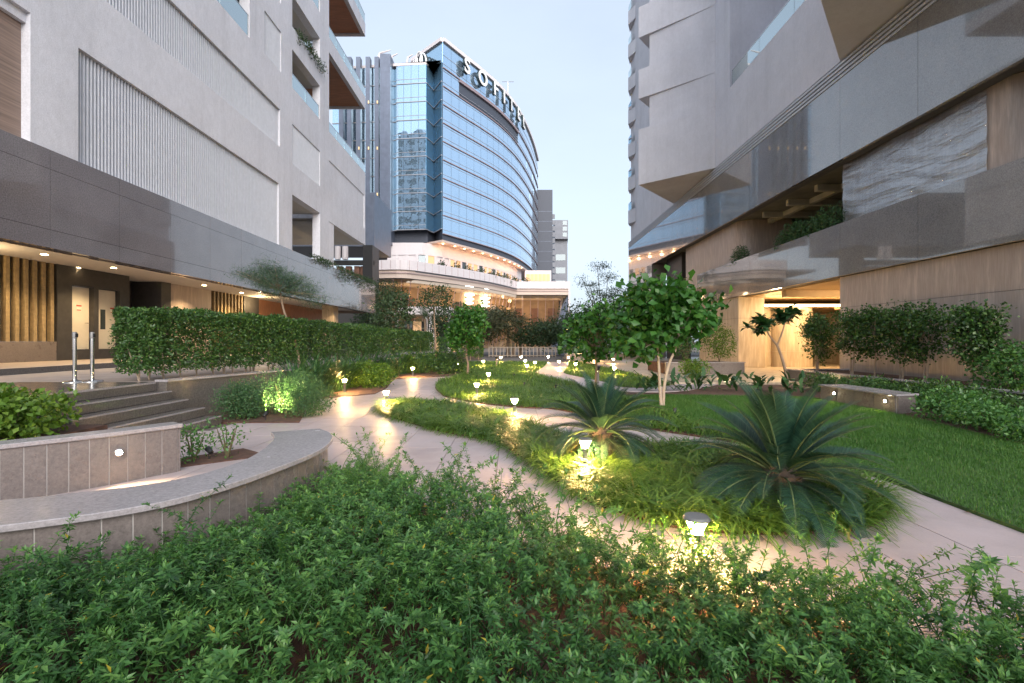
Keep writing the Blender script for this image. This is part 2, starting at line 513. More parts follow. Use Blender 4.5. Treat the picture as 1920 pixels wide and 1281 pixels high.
def pts2(l): return [(p[0], p[1]) for p in l]
FORE = [(-6, 1.9), (-4.6, 2.25), (-3.7, 2.42), (-2.9, 2.68), (-2.24, 3.08), (-2.02, 3.5), (-1.87, 4.12), (-1.8, 4.65), (-1.86, 5.15),
        (-1.55, 5.35), (-1.0, 4.62), (-.25, 3.82), (.5, 3.25), (1.05, 2.84), (2.19, 2.36), (3.4, 1.93), (5.0, 1.45), (5.0, .5), (-6, .5)]
ISL = [G(*p) for p in [(712, 772), (800, 803), (890, 822), (940, 836), (1000, 872), (1090, 935), (1170, 965), (1250, 988), (1350, 1000), (1450, 1003),
       (1560, 1000), (1630, 990), (1668, 962), (1650, 932), (1560, 893), (1450, 862), (1330, 850), (1200, 848), (1110, 838), (1040, 825), (1000, 808), (940, 784), (860, 766), (760, 758)]]
ISL = pts2(smooth_poly(ISL, 4))
CEDGE = [G(*p) for p in [(868, 703), (850, 709), (825, 716), (816, 727), (826, 738), (837, 745), (894, 756), (975, 765), (1037, 768), (1110, 782), (1190, 801), (1330, 823), (1430, 840)]]
CPOLY = pts2(smooth_poly(CEDGE, 4, closed=False)) + [(3.6, 6.6), (3.3, 8.5), (2.95, 11), (2.95, 13.0), (3.2, 15.0), (5.4, 15.8), (5.4, 22), (4.6, 34), (-3.2, 34), (-3.2, 26)]
LAWN = [(4.0, .6), (4.0, 3.8), (4.04, 5.4), (3.75, 6.2), (3.3, 8.5), (2.95, 11), (2.95, 13.0), (4.2, 13.3), (7.75, 12.7), (7.75, 9.6), (7.25, 6.8), (7.0, 4), (7.0, .6)]
RBED = [(7.0, .6), (7.0, 4), (7.25, 6.8), (7.75, 9.6), (7.75, 12.7), (8.1, 17.0), (10.0, 17.4), (10.0, .6)]
BBED = [(2.95, 13.0), (4.2, 13.3), (7.75, 12.7), (8.1, 17.0), (5.4, 16.6), (5.4, 15.8), (3.2, 15.0)]
LEDGE = [G(*p) for p in [(418, 794), (561, 793), (569, 779), (573, 757), (600, 748), (650, 744), (703, 739), (725, 728), (734, 717), (741, 711), (800, 708), (865, 705)]]
LBED = pts2(LEDGE) + [(-2.6, 26), (-3.2, 34), (-4.7, 34), (-5.0, 20), (-5.45, 12.8), (-6.25, 8.95), (-5.35, 8.85)]
BENCH_OUT = pts2(smooth_poly([(-5.2, 2.2), (-4.5, 2.36), (-3.7, 2.5), (-2.92, 2.76), (-2.36, 3.10), (-2.10, 3.53), (-1.94, 4.14), (-1.87, 4.65), (-1.92, 5.15), (-2.08, 5.55), (-2.32, 5.84)], 5, False))
BENCH_IN = pts2(smooth_poly([(-2.80, 5.62), (-2.66, 5.40), (-2.52, 5.07), (-2.38, 4.40), (-2.44, 3.92), (-2.63, 3.60), (-3.0, 3.38), (-3.42, 3.2), (-4.5, 2.93), (-5.2, 2.78)], 5, False))

# ---- path: mortar bed and single slabs laid in staggered rows
pathbase = sheet('path', [(-6.3, .5), (5.2, .5), (5.4, 30), (-6.3, 30)], -.012, M['joint'], label='winding pink beige paved garden path')
SW, SL = .70, 1.30
slab_me = MB().box(-SW/2+.0045, SW/2-.0045, -SL/2+.0045, SL/2-.0045, -.03, 0).mesh('paving_slab', M['paving'])
half_me = None
cells = []
for i in range(-9, 8):
    x = -.18 + SW*i + SW/2
    off = [0, .43, .87][i % 3]
    for j in range(-1, 24):
        y = .55 + off + SL*j
        gx = np.array([x-.33, x, x+.33]*5); gy = np.repeat(np.linspace(y-.62, y+.62, 5), 3)
        cov = in_poly(FORE, gx, gy) | in_poly(ISL, gx, gy) | in_poly(CPOLY, gx, gy) | in_poly(LAWN, gx, gy) | in_poly(LBED, gx, gy) | in_poly(pts2(BENCH_OUT)+pts2(BENCH_IN), gx, gy)
        vis = (np.abs(gx) < gy*1.12+.5) & (gx > -6.3) & (gx < 5.0)
        if (vis & ~cov).any() and y < 26 and not (x < -5.2 and y > 8.5):
            cells.append((y, x))
cells.sort()
for y, x in cells[:299]:
    link('paving_slab', slab_me, pathbase, (x, y, 0))

def bed(name, poly, z, mat, label):
    return sheet(name, poly, z, mat, .06, label=label)
bed('planting_bed', FORE, .022, M['soil'], 'red brown soil under the foreground shrubs')
bed('planting_bed', ISL, .022, M['soil'], 'soil of the lily turf island between the two paths')
bed('planting_bed', CPOLY, .026, M['soil'], 'soil of the broad grass bed beyond the path')
bed('planting_bed', RBED, .022, M['soil'], 'soil strip between lawn and right hand planter')
bed('planting_bed', BBED, .020, M['soil'], 'soil behind the lawn near the lit entrance')
bed('planting_bed', LBED, .022, M['soil'], 'soil below the retaining wall and long hedge')
M['lawn_ground'] = plain('lawn_thatch', (.042, .088, .020), .9, var=.35, scale=11, bumps=.9)
bed('lawn', LAWN, .030, M['lawn_ground'], 'mown green lawn beside the right hand bench')

# far curving branch of the path, on top of the grass bed
def ribbon(pts, w):
    c = [Vector((p[0], p[1], 0)) for p in smooth_poly([(p[0], p[1], 0) for p in pts], 6, False)]
    l, r = [], []
    for k, p in enumerate(c):
        d = (c[min(k+1, len(c)-1)]-c[max(k-1, 0)]).normalized(); n = Vector((-d.y, d.x, 0))
        ww = w[0] + (w[1]-w[0])*k/(len(c)-1)
        l.append((p+n*ww/2)[:2]); r.append((p-n*ww/2)[:2])
    return l + r[::-1]
FARPATH = ribbon([(3.2, 34), (2.7, 29), (2.1, 25), (1.75, 22.2), (2.2, 19.6), (2.75, 17.2), (3.0, 15.2), (4.6, 14.7), (6.9, 17.2)], (1.5, 1.0))
sheet('path', FARPATH, .045, M['paving'], .05, label='far branch of the pink path between grass beds')

# ---- raised plaza and drive on the left
PLAZA = [(-6.5, 2.0), (-6.5, 8.86), (-5.72, 12.8), (-5.25, 20), (-4.95, 36), (-40, 36), (-40, 2.0)]
sheet('plaza', PLAZA, .745, M['paving_drive'], .8, label='raised paved drive in front of the left building')
sheet('footpath', [(-11.0, 4), (-11.6, 14), (-11.6, 40), (-15.3, 40), (-15.3, 4)], .87, M['paving_drive'], .2, label='kerbed footpath along the left building')
kb = MB()
for a, b in (((-11.0, 4), (-11.6, 14)), ((-11.6, 14), (-11.6, 38))):
    kb.prism([(a[0]+.12, a[1]), (b[0]+.12, b[1]), (b[0]-.004, b[1]), (a[0]-.004, a[1])], .70, .885)
k_ = kb.build('kerb', M['granite_dark']); setp(k_, 'black kerb along the left footpath', kind='structure')
# entrance floor on the right and public ground beyond
sheet('entrance_floor', [(5.4, 16.6), (24, 16.6), (24, 44), (4.6, 44), (5.4, 22)], .10, M['trav_light'], .15, label='polished stone floor of the lit right hand entrance')
sheet('road', [(-60, 52), (60, 52), (60, 70), (-60, 70)], -.03, plain('asphalt', (.05, .05, .052), .85, var=.2, scale=2), label='asphalt road in front of the glass tower')

# ================================================================== LEFT FOREGROUND
# ---- stairs
st = thing('stairs', 'black granite stairs rising from the pink path to the plaza', 'stairs', (-5.28, 7.6, 0))
for i in range(1, 6):
    x1 = -5.28-.30*(i-1); x0 = -7.2 if i < 5 else -9.0
    mb = MB().box(x0+.0*i, x1, 6.45+.0, 8.80 if i < 5 else 8.84, .15*(i-1) + (.0 if i == 1 else .002), .15*i + (0.01 if i == 5 else 0))
    mb.v = [(x+5.28, y-7.6, z) for x, y, z in mb.v]
    so_ = mb.build('step', M['granite_dark'], st, bevel=.006)
    nz = MB().box(x1-.035+5.28, x1+.004+5.28, 6.45-7.6, 8.79-7.6, .15*i-.016, .15*i+.004+(.01 if i == 5 else 0))
    nz.build('nosing', M['granite_cap'], so_)
# ---- retaining wall under the hedge
rw = thing('retaining_wall', 'dark granite retaining wall with pale cap under the hedge', 'wall', (-6.5, 8.86, 0))
def wallrun(pts, t, z0, z1, mat, name, parent, origin=(0, 0, 0)):
    mb = MB(); P = [Vector((p[0], p[1], 0)) for p in pts]
    for a, b in zip(P[:-1], P[1:]):
        d = (b-a).normalized(); n = Vector((d.y, -d.x, 0))*t
        q = [a, b, b+n, a+n]
        mb.prism([(p.x-origin[0], p.y-origin[1]) for p in q], z0-origin[2], z1-origin[2])
    return mb.build(name, mat, parent)
RW = [(-6.5, 8.87), (-5.72, 12.8), (-5.25, 20), (-4.95, 34)]
wallrun(RW, .20, -.02, .76, M['granite_dark'], 'wall_face', rw, (-6.5, 8.86, 0))
wallrun([(p[0]-.05, p[1]) for p in RW], .28, .763, .80, M['granite_cap'], 'cap', rw, (-6.5, 8.86, 0))

def faced_wall(t, outer, z0, z1, pw, mat, gap=.009, th=.006):
    """single stone facing panels set along a plan line, outside to the right of travel"""
    P = [Vector((p[0], p[1], 0)) for p in outer]
    L = [0]
    for a, b in zip(P[:-1], P[1:]): L.append(L[-1]+(b-a).length)
    def at(s):
        for k in range(len(L)-1):
            if s <= L[k+1] or k == len(L)-2:
                return P[k].lerp(P[k+1], (s-L[k])/max(L[k+1]-L[k], 1e-6))
    n = max(1, int(round(L[-1]/pw))); w = L[-1]/n
    for k in range(n):
        a, b = at(k*w+gap/2), at((k+1)*w-gap/2)
        d = (b-a).normalized(); nn = Vector((d.y, -d.x, 0))*(th+random.uniform(-.0008, .0008))
        MB().prism([(p.x, p.y) for p in (a, b, b+nn, a+nn)], z0, z1).build('facing_panel', mat, t)
def offset(line, d):
    P = [Vector((p[0], p[1], 0)) for p in line]; out = []
    for k, p in enumerate(P):
        t = (P[min(k+1, len(P)-1)]-P[max(k-1, 0)]).normalized()
        out.append((p.x+t.y*d, p.y-t.x*d))
    return out
M['pale_joint'] = plain('pale_grout', (.42, .39, .37), .8, var=.1)
# ---- curved bench
be = thing('curved_bench', 'long curved grey granite bench sweeping round the foreground shrubs', 'bench')
core = [p for p in offset(BENCH_OUT, -.055)] + [p for p in offset(BENCH_IN, -.04)]
MB().prism(core, 0, .405).build('core', M['pale_joint'], be)
faced_wall(be, offset(BENCH_OUT, -.055), .0, .40, .155, M['granite_wall'])
faced_wall(be, offset(BENCH_IN, -.04), .0, .40, .155, M['granite_wall'])
cap = MB().prism(BENCH_OUT+BENCH_IN, .406, .45)
cap.build('seat_slab', M['granite_cap'], be, bevel=.005)
# ---- straight planter wall with the wall light
pw = thing('low_wall', 'low granite clad wall with a bright recessed lamp beside the stairs', 'wall')
PW = pts2(smooth_poly([(-5.6, 3.55), (-5.15, 3.98), (-4.66, 4.50), (-4.2, 5.03), (-3.83, 5.56)], 4, False))
back = offset(PW, -.26)
MB().prism(offset(PW, -.03)+offset(PW, -.25)[::-1], 0, .505).build('core', M['pale_joint'], pw)
faced_wall(pw, offset(PW, -.03), 0, .50, .155, M['granite_wall'])
e0, e1 = PW[-1], back[-1]
MB().prism([(e0[0]-.03, e0[1]+.022), (e1[0]+.01, e1[1]+.0), (e1[0]+.03, e1[1]+.02), (e0[0]-.01, e0[1]+.042)], 0, .50).build('facing_panel', M['granite_wall'], pw)
ex = Vector((.55, .78, 0))*.045
MB().prism(PW+[(e0[0]+ex.x, e0[1]+ex.y), (e1[0]+ex.x, e1[1]+ex.y)]+back[::-1], .506, .55).build('cap', M['granite_cap'], pw, bevel=.005)
sheet('planting_bed', [(-5.35, 6.4), (-5.35, 5.4), (-5.7, 4.3), (-9, 4.3), (-9, 6.4)], .40, M['soil'], .38, label='raised soil bed beside the black stairs')
# small bed by the end of the low wall
SB = [(-3.95, 5.75), (-3.2, 6.35), (-3.75, 6.75), (-4.3, 6.1)]
sheet('planting_bed', SB, .012, M['soil'], .05, label='small soil patch at the end of the low wall')

def wall_lamp(label, p, nrm, e, group='recessed wall lamps'):
    t = thing('wall_lamp', label, 'lamp', p, group)
    q = Vector(nrm).to_track_quat('Z', 'Y').to_euler()
    MB().lathe([(.0, .001), (.040, .001), (.040, .008), (.030, .012), (.0, .012)], n=18).build('bezel', M['chrome'], t, rot=q)
    MB().lathe([(.0, .012), (.027, .0125), (.024, .020), (.0, .024)], n=16).build('lens', M['em_wall'], t, rot=q)
    lamp('wall_lamp_light', 'SPOT', Vector(nrm)*.06, e, size=.02, spot=R(150), aim=Vector(nrm)*.06+Vector(nrm)+Vector((0, 0, -.35)), parent=t)
    return t
pl = Vector((-4.66+.22, 4.50+.26, .36))
wn_ = Vector((.78, -.62, 0)).normalized()
pl = G(222, 845, .36)
# put the lamp on the facing: nearest point of the wall line
best = min(range(len(PW)-1), key=lambda k: abs(math.atan2(PW[k][0], PW[k][1])-math.atan2(pl.x, pl.y)))
a_, b_ = Vector((*PW[best], 0)), Vector((*PW[best+1], 0)); dd = (b_-a_).normalized(); wn_ = Vector((dd.y, -dd.x, 0))
mid = a_.lerp(b_, .5)
wall_lamp('bright recessed lamp in the low granite wall beside the stairs', mid+wn_*.003+Vector((0, 0, .33)), wn_, 30)

# ---- stanchions
def stanchion(label, p, belt):
    t = thing('stanchion', label, 'stanchion', p, 'steel queue posts on the landing')
    MB().lathe([(.17, 0), (.17, .012), (.155, .022), (.06, .034), (.035, .05), (.0, .05)], n=28).build('base', M['chrome'], t, smooth=True)
    MB().lathe([(.031, .045), (.031, .80), (.0, .80)], n=20).build('post', M['chrome'], t, smooth=True)
    h = MB().lathe([(.037, .802), (.037, .90), (.030, .915), (.0, .916)], n=20).build('head', M['metal_grey'], t, smooth=True)
    MB().box(.030, .046, -.022, .022, .815, .885).build('belt_clip', M['metal_dark'], h)
    return t
stanchion('polished steel queue post, farther from the hedge of the two', G(140, 717, .76), 1)
stanchion('polished steel queue post, touching the near end of the hedge', G(173, 716, .76), 0)

# ================================================================== RIGHT FOREGROUND: bench with lamps and long planter
rb = thing('lit_bench', 'grey granite block bench with two small lamps at the lawn edge', 'bench')
RBP = [(7.78, 12.2), (7.86, 9.9), (8.42, 10.1), (8.36, 12.2)]
MB().prism([(p[0]+.02 if k < 2 else p[0]-.02, p[1]) for k, p in enumerate(RBP)], 0, .375).build('core', M['pale_joint'], rb)
faced_wall(rb, [(7.80, 12.2), (7.88, 9.92)][::-1][::-1], 0, .375, .57, M['granite_wall'], th=.02)
faced_wall(rb, [(7.88, 9.90), (8.40, 10.08)], 0, .375, .6, M['granite_wall'], th=.02)
MB().prism([(7.74, 12.23), (7.82, 9.84), (8.46, 10.05), (8.40, 12.23)], .378, .42).build('seat_slab', M['granite_cap'], rb, bevel=.005)
wall_lamp('small lamp in the lit bench nearest the entrance', (7.765, 11.65, .25), (-1, -.03, 0), 8)
wall_lamp('small lamp in the lit bench nearest the bench corner', (7.838, 10.15, .25), (-1, -.03, 0), 8)
rp = thing('long_planter', 'long dark granite planter in front of the brown travertine wall', 'planter')
MB().box(10.0, 10.22, 2.0, 17.5, 0, .47).build('front_wall', M['granite_dark'], rp)
MB().box(10.0, 12.3, 17.504, 17.72, 0, .47).build('end_wall', M['granite_wall'], rp)
MB().box(9.96, 10.26, 2.0, 17.76, .473, .51).build('cap', M['granite_cap'], rp)
MB().box(10.262, 12.18, 17.46, 17.76, .473, .51).build('cap', M['granite_cap'], rp)
MB().box(10.22, 12.18, 2.0, 17.5, .0, .44).build('soil', M['soil'], rp)
ep = thing('entrance_planter', 'stone planter left of the lit entrance', 'planter')
EPx0, EPx1, EPy0, EPy1 = 6.6, 9.95, 20.7, 23.5
MB().box(EPx0, EPx1, EPy0, EPy0+.2, .1, .58).build('front_wall', M['granite_wall'], ep)
MB().box(EPx1-.2, EPx1, EPy0+.203, EPy1, .1, .58).build('end_wall', M['granite_wall'], ep)
MB().box(EPx0, EPx1+.04, EPy0-.04, EPy0+.24, .583, .62).build('cap', M['granite_cap'], ep)
MB().box(EPx0, EPx1-.203, EPy0+.203, EPy1, .1, .56).build('soil', M['soil'], ep)

# ================================================================== BUILDINGS
def wall_yz(x0, x1, Y0, Y1, Z0, Z1, holes):
    """wall slab between x0 and x1 with rectangular openings (y0, y1, z0, z1)"""
    ys = sorted({Y0, Y1, *[min(max(h[k], Y0), Y1) for h in holes for k in (0, 1)]})
    zs = sorted({Z0, Z1, *[min(max(h[k], Z0), Z1) for h in holes for k in (2, 3)]})
    mb = MB()
    for a, b in zip(ys[:-1], ys[1:]):
        # merge vertical runs of solid cells
        run = None
        for c, d in zip(zs[:-1], zs[1:]):
            cy_, cz_ = (a+b)/2, (c+d)/2
            solid = not any(h[0] < cy_ < h[1] and h[2] < cz_ < h[3] for h in holes)
            if solid: run = (run[0], d) if run else (c, d)
            if (not solid or d == zs[-1]) and run:
                mb.box(x0, x1, a, b, run[0], run[1]); run = None
    return mb
def louvres(parent, x, Y0, Y1, z0, z1, pitch=.115, name='louvre'):
    MB().box(x-.20, x-.16, Y0, Y1, z0, z1).build('backing', M['shadow_gap'], parent)
    mb = MB(); n = int((Y1-Y0)/pitch)
    for k in range(n):
        y = Y0+(k+.5)*(Y1-Y0)/n
        mb.prism([(x-.155, y-.030), (x-.155, y+.030), (x-.095, y+.020), (x-.090, y), (x-.095, y-.020)], z0, z1)
    o = mb.build(name, M['louvre'], parent); o['kind'] = 'stuff'
    return o
def rail(parent, x, Y0, Y1, z, h=.75, n=3, th=.02):
    for k in range(n):
        a = Y0+(Y1-Y0)*k/n; b = Y0+(Y1-Y0)*(k+1)/n
        MB().box(x-th, x, a+.012, b-.012, z, z+h).build('glass_panel', M['glass_rail'], parent)
    MB().box(x-th-.012, x+.012, Y0, Y1, z+h+.002, z+h+.03).build('handrail', M['chrome'], parent)

# ------------------------------------------------ left building
LB = thing('office_building', 'pale stone building with louvred panels and grey granite base on the left', 'building')
FX = -11.5
def ly(px): return -FX*FPX/(960-px)
yA, yB, yC, yD = ly(548), ly(600), ly(617), ly(685)
holes = [(ly(147), ly(523), 6.25, 9.30), (8.0, ly(525), 11.15, 13.0), (ly(496), ly(527), 14.9, 16.9), (ly(496), ly(527), 18.3, 20.5),
         (15.0, ly(468), 14.8, 17.6), (15.0, ly(468), 18.6, 21.4), (yA, yB, 18.0, 19.65), (yA, yB, 14.8, 16.8), (yA, yB, 10.8, 12.9), (yA, yB, 6.25, 9.2), (yA, yB, 21.2, 23.2),
         (4.0, ly(57), 6.25, 9.35)]
wall_yz(FX-.45, FX, 4.0, yC, 6.24, 30, holes).build('wall', M['white'], LB)
louvres(LB, FX, ly(147), ly(523), 6.25, 9.30)
louvres(LB, FX, 8.0, ly(525), 11.15, 13.0)
louvres(LB, FX+.055, ly(496), ly(527), 14.9, 16.9, .11)
louvres(LB, FX+.055, ly(496), ly(527), 18.3, 20.5, .11)
louvres(LB, FX+.055, yA, yB, 10.8, 12.9, .11)
MB().box(FX-1.2, FX-.10, 4.0, ly(57)-.004, 9.104, 9.346).build('lintel', M['white'], LB)
MB().box(FX-1.2, FX-.22, 4.0, ly(57)-.004, 6.0, 9.10).build('grooved_wall', M['woodwall'], LB)
# glazed openings, floors and ceilings behind them
for (a, b, c, d) in holes[4:6]:
    MB().box(FX-.60, FX-.56, a, b, c, d).build('window_glass', M['glass_mirror'], LB)
    rail(LB, FX-.05, a+.01, b-.01, c+.02, .95, 3)
for (c, d) in ((21.2, 23.2), (18.0, 19.65), (14.8, 16.8), (6.25, 9.2)):
    MB().box(FX-3.2, FX-.46, yA-.05, yB+.3, d+.004, d+.15).build('ceiling', M['ceiling'], LB)
    MB().box(FX-3.2, FX-.46, yA-.05, yB+.3, c-.15, c-.004).build('floor_slab', M['ceiling'], LB)
    MB().box(FX-3.3, FX-3.21, yA-1, yB+2, c, d).build('window_glass', M['glass_mirror'], LB)
    for k in range(4):
        MB().box(FX-3.205, FX-3.13, yA+k*1.1, yA+k*1.1+.07, c, d).build('mullion', M['metal_dark'], LB)
    MB().box(FX-3.2, FX-.46, yA-.30, yA-.06, c, d).build('reveal', M['white'], LB)
rail(LB, FX-.05, yA+.02, yB-.02, 14.82, .75, 2)
rail(LB, FX-.05, yA+.02, yB-.02, 21.22, .75, 2)
# unseen dark core added behind the face to close it and block light
MB().box(FX-9, FX-3.35, 4.0, yC, 4.2, 30).build('core', M['shadow_gap'], LB)
MB().box(FX-3.34, FX-.61, 4.0, yA-.35, 9.6, 30).build('core', M['shadow_gap'], LB)
MB().box(FX-1.15, FX-.62, ly(57)+.35, yA-.35, 4.3, 9.59).build('core', M['shadow_gap'], LB)
MB().box(FX-1.18, FX-.46, ly(57)+.0, ly(57)+.33, 6.25, 9.34).build('reveal', M['white'], LB)
# end bay with cantilevered balconies
MB().box(FX-6.5, FX-5.2, yC, yD-2.5, 9.1, 30).build('wall', M['white'], LB)
mbv = wall_yz(FX-.35, FX, yC, yD, 9.05, 14.7, [(yC+.0, yD-.25, 10.3, 12.9)])
mbv.box(FX-.35, FX-.05, yC, yD-.25, 10.3, 12.9)
mbv.build('balcony_front', M['white'], LB)
MB().box(FX-6.5, FX-.352, yD-.3, yD, 9.05, 14.7).build('balcony_end', M['white'], LB)
MB().box(FX-6.5, FX-.352, yC, yD-.302, 9.05, 9.25).build('soffit', M['ceiling'], LB)
rail(LB, FX-.04, yC, yD, 14.72, .6, 5)
for z0, z1 in ((19.7, 20.65), (25.4, 26.4)):
    MB().box(FX-.28, FX, yC, yD, z0, z1).build('balcony_front', M['white'], LB)
    MB().box(FX-6.5, FX-.282, yD-.28, yD, z0, z1).build('balcony_end', M['white'], LB)
    MB().box(FX-6.5, FX-.282, yC, yD-.282, z0+.12, z0+.3).build('soffit', M['wood'], LB)
    rail(LB, FX-.04, yC, yD, z1+.02, .7, 5)
MB().box(FX-.62, FX-.03, yB+.62, yC+.9, 6.24, 9.05).build('pier', M['white_r'], LB)
MB().box(FX-5.6, FX-4.9, yD-3.0, yD-2.2, 6.24, 9.05).build('pier', M['white_r'], LB)
# setback tower of the same building, out of the frame but mirrored in the glass tower
for k in range(13):
    z = 31+k*3.4
    MB().box(-84, -22.0, 2, 28, z, z+1.35).build('tower_parapet', M['white'], LB)
    MB().box(-83, -23.2, 3, 26.8, z+1.352, z+3.398).build('tower_glazing', M['glass_dark'], LB)
    for x in (-82, -74, -68, -61, -55, -49, -44, -38.5, -33, -27.5):
        MB().box(x, x+1.6, 26.802, 27.9, z+1.352, z+3.398).build('tower_pier', M['white'], LB)
MB().box(-84, -11.6, 4.1, 30, 30.0, 30.998).build('podium_roof', M['white'], LB)
# granite band, single panels in three courses
GX = -11.36
gy = [11.9-2.1*k for k in range(4, -1, -1)] + [11.9+2.1*k for k in range(1, 14)]
gy = [g for g in gy if g > 3.9] + [40.2]
for c0, c1 in ((3.80, 4.25), (4.25, 5.74), (5.74, 6.22)):
    for a, b in zip(gy[:-1], gy[1:]):
        MB().box(GX-.14+.002, GX+random.uniform(-.001, .001), a+.005, b-.005, c0+.004, c1-.004).build('granite_panel', M['granite'], LB)
MB().box(GX-.30, GX-.142, 4.0, 40.15, 3.82, 6.2).build('band_core', M['shadow_gap'], LB)
MB().box(GX-5.0, GX-.302, 40.0, 40.18, 3.82, 6.2).build('band_end', M['granite'], LB)
MB().box(GX-.42, GX-.302, 4.0, 40.0, 3.80, 4.08).build('band_return', M['granite'], LB)
MB().box(-16, GX-.424, 4.0, 40.0, 4.05, 4.2).build('soffit', M['ceiling'], LB)
MB().box(-16, GX-.424, yC-2, 40.0, 6.05, 6.2).build('terrace_floor', M['ceiling'], LB)
# ground floor behind the footpath
LW = -15.0
def lw(px): return -LW*FPX/(960-px)
def lwall(px0, px1, z0, z1, mat, name, dx=0.0, depth=.3):
    return MB().box(LW-depth+dx, LW+dx, px0, px1, z0, z1).build(name, mat, LB)
def battens(a, b, z0, z1, n):
    lwall(a, b, z0, z1, M['darkwall'], 'batten_backing', -.10)
    for k in range(n):
        y = a+(k+.5)*(b-a)/n
        MB().box(LW-.10, LW+.03, y-.055, y+.06, z0, z1).build('batten', M['batten'], LB)
battens(10.6, lw(104), 1.5, 4.05, 19)
lwall(10.6, lw(104), .85, 1.497, M['granite_wall'], 'plinth', .04)
d1, d2 = (lw(132), lw(173)), (lw(182), lw(222))
dz0, dz1 = 1.22, 3.42
mb = wall_yz(LW-.25, LW+.06, lw(104)+.002, lw(240), .85, 4.05, [(d1[0], d1[1], dz0, dz1), (d2[0], d2[1], dz0, dz1)])
mb.build('door_surround', M['darkwall'], LB)
for k, (a, b) in enumerate((d1, d2)):
    dr = MB().box(LW-.16, LW-.10, a+.02, b-.02, dz0+.01, dz1-.02).build('door', M['doorpaint'], LB)
    MB().box(LW-.10, LW-.03, a+.002, a+.02, dz0, dz1).build('jamb', M['metal_grey'], dr)
    yy = (a+b)/2 if k == 0 else b-.17
    MB().box(LW-.099, LW-.094, yy-.10, yy+.10, 2.56, 2.60 if False else 2.78).build('notice', M['sign_white'], dr)
    MB().box(LW-.0935, LW-.091, yy-.10, yy+.10, 2.72, 2.775).build('notice_band', M['sign_red'], dr)
    MB().box(LW-.0935, LW-.091, yy-.08, yy+.08, 2.58, 2.61).build('notice_band', M['sign_red'], dr)
    MB().tube([(LW-.07, b-.10, 2.15), (LW-.05, b-.10, 2.15), (LW-.05, b-.24, 2.15)], .010, 8).build('handle', M['chrome'], dr)
MB().box(LW-.098, LW-.092, d2[0]+.25, d2[0]+.47, 1.95, 2.68).build('vision_panel', M['glass_dark'], LB)
lwall(lw(240), lw(300), .85, 4.05, M['darkwall'], 'recess_wall', -1.2)
MB().box(LW-1.19, LW-1.12, lw(252), lw(285), .86, 3.0).build('door', plain('grey_door_paint', (.22, .22, .2), .5, var=.05), LB)
MB().box(LW-1.2, LW+.06, lw(300), lw(318), .85, 4.05).build('pier', M['darkwall'], LB)
lwall(lw(318)+.002, lw(396), .85, 4.05, M['trav'], 'travertine_wall')
battens(lw(398), lw(456), .85, 4.05, 9)
lwall(lw(456), lw(484), .85, 4.05, M['darkwall'], 'pier', .05)
lwall(lw(484), 40, 3.1, 4.05, M['wood'], 'upper_panel', -.3)
MB().box(-21, LW-.3, lw(484), 40, .86, .9).build('lobby_floor', M['paving_drive'], LB)
MB().box(-21.2, -21, lw(484), 42, .86, 4.05).build('lobby_wall', M['wood'], LB)
pier = MB().box(-13.2, -12.4, 33.6, 34.5, .86, 4.05).build('pier', M['trav_light'], LB)
lamp('pier_light', 'SPOT', (-11.7, 33.0, 3.7), 60, size=.05, spot=R(80), aim=(-12.8, 34, 1.5))
for a in (26.5, 30.5, 36, 38.5):
    MB().box(-19.6, -19.2, a, a+.45, .86, 4.05).build('pier', M['trav'], LB)
def downlight(label, p, e):
    t = thing('downlight', label, 'lamp', p, 'ceiling downlights of the left building')
    MB().lathe([(.11, -.006), (.11, 0), (.08, .0), (.08, -.006)], n=18).build('ring', M['chrome'], t)
    MB().lathe([(.0, -.008), (.085, -.008), (.085, -.003), (.0, -.003)], n=18).build('lens', M['em_down'], t)
    lamp('downlight_beam', 'SPOT', (0, 0, -.03), e, size=.06, spot=R(125), aim=(0, 0, -2), parent=t)
ZC = 4.045
for px, py, e, lab in ((83, 477, 260, 'glowing ceiling downlight in front of the brown battens'), (213, 502, 260, 'glowing ceiling downlight above the cream doors, nearest the drive'),
                  (383, 535, 260, 'glowing ceiling downlight by the lit travertine panel, nearest the drive'), (453, 549, 260, 'glowing ceiling downlight at the far group of battens'),
                  (145, 502, 130, 'small downlight close to the wall over the first cream door'), (330, 535, 130, 'small downlight close to the lit travertine wall')):
    Y = (ZC-EYE)*FPX/(640.5-py)
    downlight(lab, ((px-960)/FPX*Y, Y, ZC), e)
for x, y in ((-14.2, 12.5), (-14.3, 27.5), (-17.5, 30), (-17.5, 36)):
    lamp('lobby_light', 'POINT', (x, y, 3.6), 60, size=.1)

# ------------------------------------------------ right building
RBD = thing('residential_tower', 'pale tower with pointed bays over grey granite bands and brown travertine on the right', 'building')
BX = 12.0
def ry(px, X=BX): return X*FPX/(px-960)
def band(z0, z1, Y0, Y1, step, name='granite_panel', x=BX):
    ys = list(np.arange(Y0, Y1-.5, step))+[Y1]
    for a, b in zip(ys[:-1], ys[1:]):
        MB().box(x+random.uniform(-.0012, .0012), x+.12, a+.006, b-.006, z0, z1).build(name, M['granite_r'], RBD)
    MB().box(x+.122, x+.5, Y0, Y1, z0+.01, z1-.01).build('band_core', M['shadow_gap'], RBD)
band(3.90, 5.82, 7.5, 31.4, 3.4)
band(8.15, 11.1, 7.5, 49.8, 3.4)
# grooved metal strip above the upper band
for k in range(4):
    z = 11.12+k*.155
    MB().box(BX-.03+.0*k, BX+.2, 7.5, 49.8, z, z+.085).build('groove_slat', M['louvre'], RBD)
MB().box(BX+.16, BX+.5, 7.5, 49.78, 11.1, 11.75).build('groove_back', M['metal_dark'], RBD)
